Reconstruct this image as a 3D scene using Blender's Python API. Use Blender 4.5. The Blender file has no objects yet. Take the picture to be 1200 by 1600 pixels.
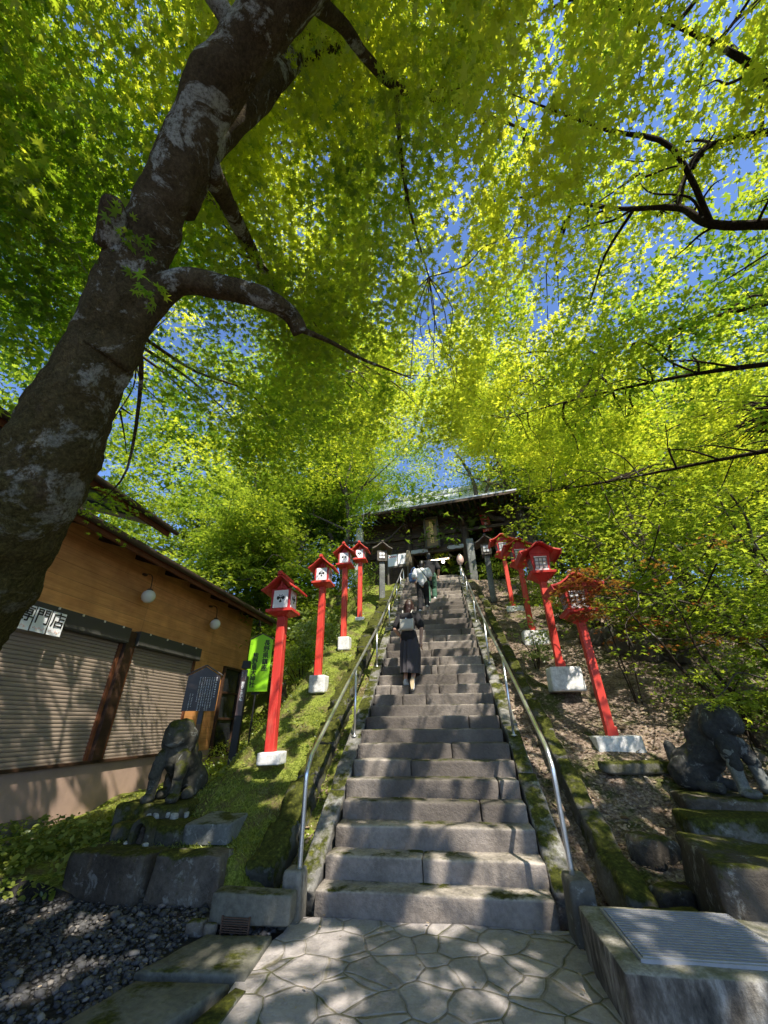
import bpy, bmesh, math, random
import numpy as np
from mathutils import Vector, Matrix, noise

random.seed(11)
RNG = np.random.default_rng(11)
scene = bpy.context.scene
COL = scene.collection
R_ = math.radians
SCRATCH = bpy.data.scenes.new('scratch')     # used while shaping meshes, removed at the end

# ------------------------------------------------------------------ layout
T1, H1, N1 = .292, .172, 12
T2, H2, N2 = .318, .2025, 22
YTOP, ZTOP = N1*T1+N2*T2, N1*H1+N2*H2
def prof(y):
    return np.interp(y, [0, N1*T1, YTOP], [0, N1*H1, ZTOP])
def step_y(n): return n*T1 if n <= N1 else N1*T1+(n-N1)*T2
def step_z(n): return n*H1 if n <= N1 else N1*H1+(n-N1)*H2
SUN = np.array([.42, -.62, 1.0])

def sstep(a, b, x):
    t = np.clip((x-a)/(b-a), 0, 1); return t*t*(3-2*t)

def vnoise(x, y, seed=0):
    """2-D value noise in numpy"""
    xi = np.floor(x).astype(np.int64); yi = np.floor(y).astype(np.int64)
    fx = x-xi; fy = y-yi
    fx = fx*fx*(3-2*fx); fy = fy*fy*(3-2*fy)
    def h(a, b):
        n = (a*374761393 + b*668265263 + seed*974634777) & 0xffffffff
        n = ((n ^ (n >> 13))*1274126177) & 0xffffffff
        return ((n ^ (n >> 16)) & 0xffff)/65535.0
    return (h(xi, yi)*(1-fx)+h(xi+1, yi)*fx)*(1-fy)+(h(xi, yi+1)*(1-fx)+h(xi+1, yi+1)*fx)*fy
def fbm(x, y, seed=0, o=3):
    s = 0; a = .5; t = 0
    for k in range(o):
        s = s+a*vnoise(x*2**k+k*17.3, y*2**k+k*9.1, seed+k); t += a; a *= .5
    return s/t

def ground(x, y):
    x = np.asarray(x, float); y = np.asarray(y, float)
    p = prof(y)
    under = p-.34
    # right bank
    r = np.maximum(0.0, p-.42*sstep(.2, 1.6, y)-.03*np.maximum(y-4, 0))
    r = r+.09*np.clip(x-2.5, 0, 2)*sstep(.2, 1.5, y)
    r = np.where(x > 4.6, r-.16*(x-4.6), r)
    r = np.where(x > 9, r+.25*(x-9), r)
    r = np.where(y < .2, 0+.25*sstep(2.2, 3.2, x)*sstep(-2.5, -.5, y), r)
    # left bank
    base = .12+.075*np.clip(y, 0, 7.5)+np.clip(y-7.5, 0, 20)*.62
    base = np.minimum(base, ZTOP+.25)
    l0 = p-.14-.035*np.clip(y, 0, 12)
    s = sstep(2.7, 4.2, -x)
    l = l0*(1-s)+base*s
    block = .31*sstep(.12, .3, y)*sstep(1.7, 1.95, -x)*(1-sstep(3.5, 4.0, -x))
    l = np.maximum(l, block)
    l = np.where(y < .1, 0.0, l)
    l = np.where(x < -9, l+.35*(-9-x)*sstep(2, 8, y), l)
    side = np.where(x > 0, r, l)
    # gutters beside the stair
    ax = np.abs(x)
    g = p-.30*sstep(-.4, .3, y)
    e = np.where(x > 0, sstep(1.62, 1.78, ax), sstep(1.56, 1.72, ax))
    z = g*(1-e)+side*e
    z = np.where(ax < 1.12, under, z)
    n = (fbm(x*1.3, y*1.3, 3)-.5)*.16+(fbm(x*5, y*5, 8)-.5)*.05
    m = sstep(1.7, 2.4, ax)*sstep(.1, .8, y)
    z = z+n*m
    z = np.where(y < .1, np.where(ax < 1.6, -.03, z), z)
    z = np.where(y > 9.6, z+(ZTOP-z)*sstep(9.8, 11.0, y)*(1-sstep(6, 10, ax))*(ax > 1.12), z)
    far = sstep(16, 60, y)
    z = z-far*2.0
    return z

# ------------------------------------------------------------------ materials
class G:
    def __init__(s, name):
        s.m = bpy.data.materials.new(name); s.m.use_nodes = True
        s.t = s.m.node_tree; s.t.nodes.clear()
        s.out = s.n('ShaderNodeOutputMaterial')
        s._pos = None
    def n(s, typ, ins=None, **props):
        nd = s.t.nodes.new(typ)
        for k, v in props.items(): setattr(nd, k, v)
        for k, v in (ins or {}).items(): s.set(nd.inputs[k], v)
        return nd
    def set(s, sock, v):
        if isinstance(v, bpy.types.NodeSocket): s.t.links.new(v, sock)
        else:
            if sock.type == 'RGBA' and len(v) == 3: v = (*v, 1)
            sock.default_value = v
    @property
    def pos(s):
        if s._pos is None: s._pos = s.n('ShaderNodeNewGeometry')
        return s._pos.outputs['Position']
    @property
    def nrm(s):
        s.pos; return s._pos.outputs['Normal']
    def obj(s): return s.n('ShaderNodeTexCoord').outputs['Object']
    def map(s, v, scale=(1, 1, 1), rot=(0, 0, 0), loc=(0, 0, 0)):
        return s.n('ShaderNodeMapping', {'Vector': v, 'Scale': scale, 'Rotation': rot, 'Location': loc}).outputs[0]
    def noise(s, scale, detail=4, rough=.55, vec=None, dist=0):
        return s.n('ShaderNodeTexNoise', {'Vector': vec if vec is not None else s.pos, 'Scale': scale, 'Detail': detail, 'Roughness': rough, 'Distortion': dist}).outputs[0]
    def ramp(s, fac, stops):
        r = s.n('ShaderNodeValToRGB', {'Fac': fac}); e = r.color_ramp.elements
        while len(e) < len(stops): e.new(.5)
        for el, (p, c) in zip(e, stops):
            el.position = p; el.color = (*c, 1) if not isinstance(c, (int, float)) else (c, c, c, 1)
        return r.outputs[0]
    def mix(s, f, a, b, mode='MIX'):
        nd = s.n('ShaderNodeMix', data_type='RGBA', blend_type=mode)
        s.set(nd.inputs[0], f); s.set(nd.inputs[6], a); s.set(nd.inputs[7], b)
        return nd.outputs[2]
    def math(s, op, a, b=0.0, clamp=False):
        nd = s.n('ShaderNodeMath', operation=op, use_clamp=clamp)
        s.set(nd.inputs[0], a); s.set(nd.inputs[1], b); return nd.outputs[0]
    def xyz(s, v):
        return s.n('ShaderNodeSeparateXYZ', {0: v}).outputs
    def bump(s, h, strength=.5, dist=.02):
        return s.n('ShaderNodeBump', {'Height': h, 'Strength': strength, 'Distance': dist}).outputs[0]
    def pbr(s, col, rough=.8, normal=None, metal=0.0, spec=.3, **kw):
        b = s.n('ShaderNodeBsdfPrincipled', {'Base Color': col, 'Roughness': rough, 'Metallic': metal, 'Specular IOR Level': spec})
        if normal is not None: s.set(b.inputs['Normal'], normal)
        for k, v in kw.items(): s.set(b.inputs[k.replace('_', ' ')], v)
        s.t.links.new(b.outputs[0], s.out.inputs[0]); return s.m

MAT = {}
def stone_mat(name, dark, mid, light, moss=.0, scale=6., lichen=0.0, bump=.6, stain=.5):
    g = G(name)
    n1 = g.noise(scale*.35, 5, .6); n2 = g.noise(scale*4, 4, .7); n3 = g.noise(scale*.12, 2)
    c = g.ramp(n1, [(.3, dark), (.5, mid), (.72, light)])
    c = g.mix(.45, c, g.ramp(n2, [(.35, tuple(.55*v for v in mid)), (.62, tuple(min(1, 1.45*v) for v in mid))]))
    c = g.mix(g.ramp(n3, [(.42, 0), (.62, stain)]), c, tuple(.45*v for v in dark))
    if lichen:
        l = g.ramp(g.noise(scale*1.1, 6, .72, dist=.6), [(.60-.08*lichen, 0), (.64, 1)])
        c = g.mix(g.math('MULTIPLY', l, min(1, lichen)), c, (.42, .42, .38))
    if moss:
        up = g.xyz(g.nrm)[2]
        mn = g.noise(3.1, 6, .68)
        f = g.math('ADD', g.math('MULTIPLY', up, .22), mn)
        f = g.ramp(f, [(.78-.3*moss, 0), (.88-.3*moss, 1)])
        mc = g.ramp(g.noise(26, 4, .7), [(.3, (.018, .02, .005)), (.55, (.055, .06, .010)), (.75, (.15, .15, .022))])
        c = g.mix(f, c, mc)
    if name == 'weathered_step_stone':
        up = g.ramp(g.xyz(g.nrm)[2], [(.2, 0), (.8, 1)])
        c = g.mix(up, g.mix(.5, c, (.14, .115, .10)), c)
    h = g.math('ADD', g.math('MULTIPLY', n1, .7), n2)
    return g.pbr(c, .9, g.bump(h, bump, .012), spec=.15)

def build_materials():
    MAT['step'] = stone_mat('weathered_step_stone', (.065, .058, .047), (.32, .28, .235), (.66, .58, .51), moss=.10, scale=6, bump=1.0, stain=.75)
    MAT['kerb'] = stone_mat('kerb_stone', (.08, .075, .07), (.20, .19, .17), (.33, .31, .28), moss=.5, scale=7, lichen=.5)
    MAT['mossy'] = stone_mat('mossy_kerb_stone', (.05, .05, .04), (.12, .115, .09), (.24, .23, .19), moss=1.05, scale=6, lichen=.3)
    MAT['gutter'] = stone_mat('half_mossy_wall_stone', (.04, .038, .03), (.11, .1, .08), (.22, .2, .17), moss=.74, scale=6, lichen=.3)
    MAT['rock'] = stone_mat('dark_rock', (.04, .034, .026), (.115, .098, .078), (.26, .23, .185), moss=.5, scale=6, lichen=.4, bump=1.0)
    MAT['slabstone'] = stone_mat('slab_stone', (.065, .062, .05), (.135, .128, .10), (.23, .215, .17), moss=.18, scale=5, stain=.4)
    MAT['concrete'] = stone_mat('weathered_concrete', (.42, .41, .38), (.66, .65, .62), (.8, .78, .75), scale=5, stain=.25, bump=.3)
    MAT['oldconcrete'] = stone_mat('old_stained_concrete', (.08, .073, .058), (.18, .165, .135), (.32, .295, .245), scale=5, stain=.7, bump=.45, moss=.22, lichen=.35)
    MAT['statue'] = stone_mat('mossy_statue_stone', (.03, .03, .024), (.085, .08, .062), (.2, .19, .15), moss=.62, scale=7, lichen=.35)
    MAT['statue_dark'] = stone_mat('dark_statue_stone', (.022, .022, .021), (.06, .06, .057), (.15, .145, .135), moss=.12, scale=6, lichen=.4)
    MAT['pebble'] = stone_mat('pale_pebble', (.2, .2, .18), (.4, .4, .37), (.6, .6, .57), scale=14, moss=.1)
    MAT['greystone'] = stone_mat('grey_post_stone', (.10, .105, .10), (.2, .205, .19), (.3, .31, .28), scale=8, moss=.2, lichen=.4)
    g = G('streaked_box_concrete')
    st = g.noise(9, 6, .7, vec=g.map(g.pos, (1, 1, .42))); f = g.noise(38, 5, .7); bgn = g.noise(2.2, 4, .6)
    c = g.ramp(st, [(.34, (.04, .036, .03)), (.48, (.12, .105, .085)), (.6, (.27, .245, .205)), (.72, (.48, .45, .4))])
    c = g.mix(g.ramp(bgn, [(.38, .7), (.6, 0)]), c, (.07, .065, .055))
    up = g.ramp(g.xyz(g.nrm)[2], [(.4, 0), (.8, .8)])
    c = g.mix(up, c, g.ramp(f, [(.3, (.16, .15, .12)), (.7, (.42, .39, .34))]))
    c = g.mix(g.math('MULTIPLY', up, g.ramp(bgn, [(.52, 0), (.62, .8)])), c, (.08, .085, .02))
    MAT['box'] = g.pbr(c, .9, g.bump(g.math('ADD', st, f), .6, .012), spec=.15)
    # ground
    g = G('hillside_ground')
    X, Y, Z = g.xyz(g.pos)
    fine = g.noise(28, 6, .75); mid = g.noise(5, 5, .65); big = g.noise(.9, 3)
    litter = g.ramp(fine, [(.28, (.04, .028, .02)), (.43, (.16, .115, .085)), (.55, (.32, .245, .19)), (.72, (.58, .49, .41))])
    litter = g.mix(g.ramp(mid, [(.35, .75), (.55, 0)]), litter, (.05, .037, .026))
    moss = g.ramp(fine, [(.3, (.02, .028, .006)), (.5, (.06, .078, .012)), (.72, (.15, .17, .03))])
    litter = g.mix(g.ramp(g.noise(1.7, 5, .7), [(.52, 0), (.62, .85)]), litter, moss)
    grass = g.ramp(g.noise(34, 6, .75), [(.28, (.03, .035, .008)), (.44, (.11, .14, .02)), (.58, (.26, .30, .05)), (.74, (.46, .45, .15))])
    grass = g.mix(g.ramp(g.noise(2.6, 6, .7), [(.47, 0), (.6, .85)]), grass, g.ramp(fine, [(.3, (.05, .035, .018)), (.55, (.15, .115, .06)), (.75, (.3, .25, .15))]))
    side = g.ramp(g.math('ADD', X, g.math('MULTIPLY', mid, .6)), [(.0, 0), (.5, 1)])
    c = g.mix(side, grass, litter)
    gut = g.ramp(g.math('ABSOLUTE', X), [(1.0, 0), (1.0, 0)])
    front = g.math('LESS_THAN', Y, .12)
    c = g.mix(front, c, g.ramp(fine, [(.3, (.012, .012, .012)), (.6, (.05, .047, .044)), (.8, (.1, .095, .09))]))
    MAT['ground'] = g.pbr(c, .95, g.bump(g.math('ADD', fine, mid), 1.0, .03), spec=.1)
    # flagstones: irregular stones in pale mossy mortar
    g = G('flagstone_paving')
    wob = g.n('ShaderNodeTexNoise', {'Vector': g.pos, 'Scale': 2.2, 'Detail': 2.0}).outputs[1]
    v = g.n('ShaderNodeVectorMath', {0: g.pos, 1: g.n('ShaderNodeVectorMath', {0: wob, 1: (.16, .16, 0)}, operation='MULTIPLY').outputs[0]}, operation='ADD').outputs[0]
    v = g.map(v, (1, 1, 0))
    edge = g.n('ShaderNodeTexVoronoi', {'Vector': v, 'Scale': 3.5, 'Randomness': 1.0}, feature='DISTANCE_TO_EDGE').outputs['Distance']
    cell = g.n('ShaderNodeTexVoronoi', {'Vector': v, 'Scale': 3.5, 'Randomness': 1.0}).outputs['Color']
    cr = g.xyz(cell)
    fine = g.noise(46, 5, .7); mid = g.noise(7, 4, .6)
    st = g.ramp(cr[0], [(.0, (.26, .22, .20)), (.35, (.43, .37, .335)), (.7, (.60, .51, .465)), (1, (.33, .285, .26))])
    st = g.mix(.5, st, g.ramp(mid, [(.3, (.16, .148, .145)), (.7, (.50, .455, .44))]))
    st = g.mix(.3, st, g.ramp(fine, [(.3, (.1, .1, .1)), (.7, (.42, .4, .39))]))
    mo = g.ramp(g.noise(2.6, 5, .7), [(.40, (.30, .265, .22)), (.52, (.17, .15, .10)), (.63, (.07, .08, .02))])
    ed = g.math('ADD', edge, g.math('MULTIPLY', g.math('SUBTRACT', mid, .5), .035))
    ef = g.ramp(ed, [(.004, 0), (.022, 1)])
    dk = g.ramp(ed, [(.018, .0), (.03, .3), (.04, 0)])
    c = g.mix(ef, mo, st); c = g.mix(dk, c, (.06, .055, .045))
    h = g.math('ADD', g.math('MULTIPLY', g.ramp(ed, [(0, 0), (.05, 1)]), .45), g.math('MULTIPLY', g.math('ADD', fine, mid), .35))
    MAT['flag'] = g.pbr(c, .85, g.bump(h, .9, .03), spec=.2)
    # gravel
    g = G('dark_gravel')
    isl = g._pos
    g.pos
    rnd = g._pos.outputs['Random Per Island']
    c = g.ramp(rnd, [(0, (.018, .018, .019)), (.5, (.05, .049, .05)), (.85, (.10, .096, .092)), (1, (.26, .23, .2))])
    c = g.mix(.3, c, g.ramp(g.noise(90, 3), [(.3, (.015, .015, .015)), (.7, (.14, .13, .125))]))
    MAT['gravel'] = g.pbr(c, .8, spec=.3)
    # woods
    def wood(name, a, b, axis_scale, rough=.6, boards=None, spec=.3, bump=.25):
        g = G(name)
        n = g.noise(6, 5, .65, vec=g.map(g.pos, axis_scale)); f = g.noise(3, 3)
        c = g.ramp(n, [(.3, a), (.7, b)])
        c = g.mix(g.ramp(f, [(.35, .45), (.65, 0)]), c, tuple(.55*v for v in a))
        h = n
        if boards:
            vec = g.n('ShaderNodeCombineXYZ', {0: g.xyz(g.pos)[1], 1: g.xyz(g.pos)[2], 2: 0.0}).outputs[0]
            br = g.n('ShaderNodeTexBrick', {'Vector': vec, 'Color1': (.78, .78, .78, 1), 'Color2': (1, 1, 1, 1), 'Mortar': (.45, .45, .45, 1), 'Scale': 1.0, 'Mortar Size': .0035, 'Mortar Smooth': .4, 'Brick Width': boards[0], 'Row Height': boards[1]}, offset=0.0).outputs[0]
            c = g.mix(1.0, c, br, 'MULTIPLY'); h = g.math('ADD', g.math('MULTIPLY', n, .3), g.xyz(br)[0])
        return g.pbr(c, rough, g.bump(h, bump, .01), spec=spec)
    MAT['wallwood'] = wood('varnished_wall_boards', (.62, .255, .085), (.85, .43, .155), (1, .25, 6), .5, boards=(2.46, .235))
    MAT['darkwood'] = wood('dark_brown_timber', (.03, .015, .009), (.085, .042, .022), (2, .6, 2), .6)
    MAT['redwood'] = wood('brown_red_timber', (.10, .033, .014), (.2, .072, .03), (2, .6, 2), .55)
    MAT['gatewood'] = wood('aged_gate_timber', (.04, .028, .018), (.15, .105, .07), (.8, 3, 5), .8)
    MAT['greywood'] = wood('grey_weathered_timber', (.08, .07, .058), (.19, .17, .14), (3, 3, .6), .85)
    MAT['plank'] = wood('grey_plank', (.12, .105, .08), (.26, .235, .19), (3, .6, 3), .85)
    MAT['postwood'] = wood('brown_post_timber', (.10, .06, .035), (.2, .13, .08), (6, 6, .6), .7)
    # paints
    def paint(name, c, rough=.45, wear=.25, spec=.4, metal=0., scale=9., dirt=(.1, .08, .06)):
        g = G(name)
        n = g.noise(scale, 5, .65); f = g.noise(scale*6, 3)
        col = g.mix(g.ramp(n, [(.42, 0), (.68, wear)]), c, tuple(.5*v+.5*d*.6 for v, d in zip(c, dirt)))
        if name in ('vermilion_paint', 'crimson_paint'):
            oi = g.n('ShaderNodeObjectInfo').outputs['Random']
            col = g.mix(g.ramp(oi, [(0, 0), (1, .75)]), col, (.50, .022, .022) if name[0] == 'v' else (.45, .03, .05))
            st = g.noise(5, 6, .7, vec=g.map(g.pos, (3, 3, .35)))
            col = g.mix(g.ramp(st, [(.52, 0), (.72, .55)]), col, (.62, .20, .13))
            col = g.mix(g.ramp(st, [(.26, .6), (.42, 0)]), col, (.16, .02, .015))
        col = g.mix(g.ramp(f, [(.62, 0), (.75, wear*.8)]), col, tuple(min(1, v*1.25+.02) for v in c))
        return g.pbr(col, rough, g.bump(n, .12, .006), metal=metal, spec=spec)
    MAT['red'] = paint('vermilion_paint', (.68, .055, .028), .5, .38, scale=5)
    MAT['crimson'] = paint('crimson_paint', (.58, .035, .035), .55, .38, scale=6)
    MAT['white'] = paint('white_panel', (.78, .78, .80), .5, .12)
    MAT['paper'] = paint('white_paper', (.80, .80, .80), .6, .06)
    MAT['black'] = paint('black_paint', (.012, .012, .012), .5, .1)
    MAT['blackboard'] = paint('brown_black_board', (.03, .022, .022), .35, .25)
    MAT['plum'] = paint('brown_sign_face', (.10, .06, .055), .35, .15)
    MAT['lime'] = paint('lime_green_board', (.30, .66, .012), .45, .08)
    MAT['shutter'] = paint('taupe_roller_shutter', (.30, .235, .18), .5, .3, spec=.35, scale=2.5)
    MAT['shutterbox'] = paint('dark_shutter_box', (.055, .053, .047), .45, .2)
    MAT['plaster'] = paint('brown_plaster', (.42, .29, .22), .85, .4, scale=2.5, spec=.1)
    MAT['roofmetal'] = paint('blue_grey_roof_metal', (.62, .64, .68), .42, .3, spec=.5, scale=3)
    MAT['eave'] = paint('dark_brown_eave_metal', (.055, .04, .032), .4, .25)
    MAT['gold'] = paint('gold_leaf', (.85, .58, .18), .4, .15, metal=.1)
    MAT['goldbase'] = paint('dull_gold_tablet', (.26, .17, .065), .5, .3)
    MAT['banner'] = paint('red_banner_cloth', (.42, .06, .045), .85, .2)
    MAT['carving'] = paint('white_carved_board', (.52, .52, .5), .7, .3)
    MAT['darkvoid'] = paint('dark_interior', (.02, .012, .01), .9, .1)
    MAT['globe'] = paint('opal_glass', (.74, .74, .72), .25, .08, spec=.5)
    MAT['cream'] = paint('cream_plastic', (.7, .62, .5), .5, .1)
    MAT['straw'] = paint('old_straw', (.34, .27, .17), .9, .3)
    MAT['glassdark'] = paint('dark_window_glass', (.02, .022, .025), .15, .1, spec=.6)
    MAT['steel'] = paint('brushed_steel', (.78, .78, .78), .3, .1, metal=.9, scale=20)
    MAT['grate'] = paint('galvanised_grate', (.34, .34, .35), .5, .35, metal=.3)
    MAT['rust'] = paint('rusty_grate', (.09, .05, .03), .8, .4)
    MAT['graymetal'] = paint('grey_finial', (.22, .22, .23), .45, .2, metal=.3)
    # people
    MAT['skin'] = paint('skin', (.55, .33, .24), .55, .05)
    MAT['hair_dark'] = paint('auburn_hair', (.03, .012, .009), .45, .2)
    MAT['hair_black'] = paint('black_hair', (.012, .010, .010), .4, .1)
    MAT['cloth_black'] = paint('black_cotton', (.016, .015, .017), .9, .15)
    MAT['cloth_char'] = paint('charcoal_skirt_cloth', (.045, .04, .047), .85, .25)
    MAT['cloth_white'] = paint('white_cotton', (.62, .63, .64), .9, .12)
    MAT['cloth_green'] = paint('green_trousers_cloth', (.055, .13, .085), .9, .2)
    MAT['cloth_blue'] = paint('blue_bag_cloth', (.10, .17, .33), .8, .2)
    MAT['bag_beige'] = paint('pale_grey_bag_cloth', (.5, .48, .43), .8, .25, scale=25)
    MAT['sole'] = paint('tan_sole', (.5, .37, .22), .7, .1)
    MAT['shoe_white'] = paint('pale_shoe', (.6, .6, .6), .6, .1)
    MAT['pink'] = paint('pale_pink_paper', (.75, .5, .42), .6, .1)
    for nm, col, st in (('tube_lit', (1, .75, .5), 6.0), ('bulb_lit', (1, .93, .85), 3.0)):
        g = G(nm); e = g.n('ShaderNodeEmission', {'Color': col, 'Strength': st}); g.t.links.new(e.outputs[0], g.out.inputs[0]); MAT[nm] = g.m
    # bark
    def bark(name, dark, mid, pale, lichen, moss, sc=1.):
        g = G(name)
        st = g.noise(7*sc, 8, .74, vec=g.map(g.pos, (1, 1, .5))); f = g.noise(48*sc, 6, .75); cr_ = g.n('ShaderNodeTexVoronoi', {'Vector': g.map(g.pos, (1, 1, .45)), 'Scale': 26*sc}, feature='DISTANCE_TO_EDGE').outputs['Distance']
        c = g.ramp(st, [(.34, dark), (.5, mid), (.68, pale)])
        c = g.mix(.5, c, g.ramp(f, [(.32, tuple(.3*v for v in mid)), (.5, mid), (.68, tuple(min(1, 1.9*v) for v in mid))]))
        c = g.mix(g.ramp(cr_, [(.0, .3), (.04, 0)]), c, tuple(.3*v for v in dark))
        l = g.ramp(g.noise(2.6*sc, 9, .74, dist=.5), [(.57-lichen, 0), (.615-lichen, 1)])
        l = g.math('MULTIPLY', l, g.ramp(f, [(.34, .25), (.5, 1)]))
        c = g.mix(l, c, g.ramp(f, [(.3, (.30, .29, .25)), (.7, (.66, .65, .6))]))
        if moss:
            mz = g.ramp(g.noise(2.0*sc, 7, .74), [(.58-moss, 0), (.70-moss, .9)])
            low = g.ramp(g.math('MULTIPLY', g.xyz(g.pos)[2], .2), [(.35, 1), (.82, .12)])
            mz = g.math('MULTIPLY', mz, low)
            c = g.mix(mz, c, g.ramp(f, [(.3, (.022, .022, .005)), (.5, (.075, .07, .014)), (.7, (.2, .18, .05))]))
        h = g.math('ADD', g.math('ADD', st, g.math('MULTIPLY', f, .8)), g.math('MULTIPLY', g.ramp(cr_, [(0, 0), (.08, 1)]), .15))
        return g.pbr(c, .95, g.bump(h, 1.0, .05), spec=.08)
    MAT['bark_main'] = bark('maple_bark', (.03, .021, .013), (.115, .08, .048), (.25, .19, .12), .035, .25)
    MAT['bark'] = bark('forest_bark', (.04, .032, .025), (.12, .098, .078), (.25, .21, .175), .0, 0)
    MAT['twig'] = bark('dark_twig_bark', (.02, .014, .01), (.05, .037, .026), (.11, .085, .06), -.02, 0)
    # leaves
    def leaf(name, d0, d1, t0, t1, w=.58):
        g = G(name)
        at = g.n('ShaderNodeAttribute', attribute_name='tint').outputs['Fac']
        d = g.mix(at, d0, d1); t = g.mix(at, t0, t1)
        db = g.n('ShaderNodeBsdfDiffuse', {'Color': d, 'Roughness': .5}).outputs[0]
        tb = g.n('ShaderNodeBsdfTranslucent', {'Color': t}).outputs[0]
        gl = g.n('ShaderNodeBsdfGlossy', {'Color': (.9, .95, .85, 1), 'Roughness': .38}).outputs[0]
        m1 = g.n('ShaderNodeMixShader', {0: w, 1: db, 2: tb}).outputs[0]
        m2 = g.n('ShaderNodeMixShader', {0: .045, 1: m1, 2: gl}).outputs[0]
        g.t.links.new(m2, g.out.inputs[0]); return g.m
    MAT['leaf'] = leaf('maple_leaf', (.035, .075, .010), (.14, .195, .018), (.27, .46, .016), (.95, .95, .055), .66)
    MAT['leaf_bg'] = leaf('forest_leaf', (.03, .065, .010), (.25, .33, .05), (.12, .27, .014), (.76, .86, .06), .5)
    MAT['leaf_pale'] = leaf('pale_leaf', (.09, .13, .04), (.25, .30, .12), (.22, .36, .05), (.5, .6, .12), .45)
    MAT['leaf_red'] = leaf('reddish_leaf', (.10, .035, .015), (.16, .09, .03), (.30, .07, .02), (.4, .22, .03))
    MAT['leaf_dead'] = leaf('fallen_leaf', (.10, .06, .035), (.42, .33, .22), (.1, .06, .03), (.3, .2, .1), .2)
    MAT['leaf_grass'] = leaf('grass_blade', (.07, .11, .012), (.36, .38, .07), (.16, .28, .015), (.6, .62, .08), .4)
build_materials()

# ------------------------------------------------------------------ object helpers
def tag(o, label=None, cat=None, group=None, kind=None):
    if label: o['label'] = label
    if cat: o['category'] = cat
    if group: o['group'] = group
    if kind: o['kind'] = kind
    return o
def thing(name, label, cat, loc=(0, 0, 0), rz=0., group=None):
    o = bpy.data.objects.new(name, None); COL.objects.link(o)
    o.empty_display_size = .1
    o.location = loc; o.rotation_euler = (0, 0, rz)
    return tag(o, label, cat, group)
def link(name, me, parent=None):
    o = bpy.data.objects.new(name, me); COL.objects.link(o)
    if parent is not None: o.parent = parent
    return o
def copy_tree(o, parent=None):
    c = o.copy(); COL.objects.link(c)
    if parent is not None: c.parent = parent
    for ch in list(o.children): copy_tree(ch, c)
    return c

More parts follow.
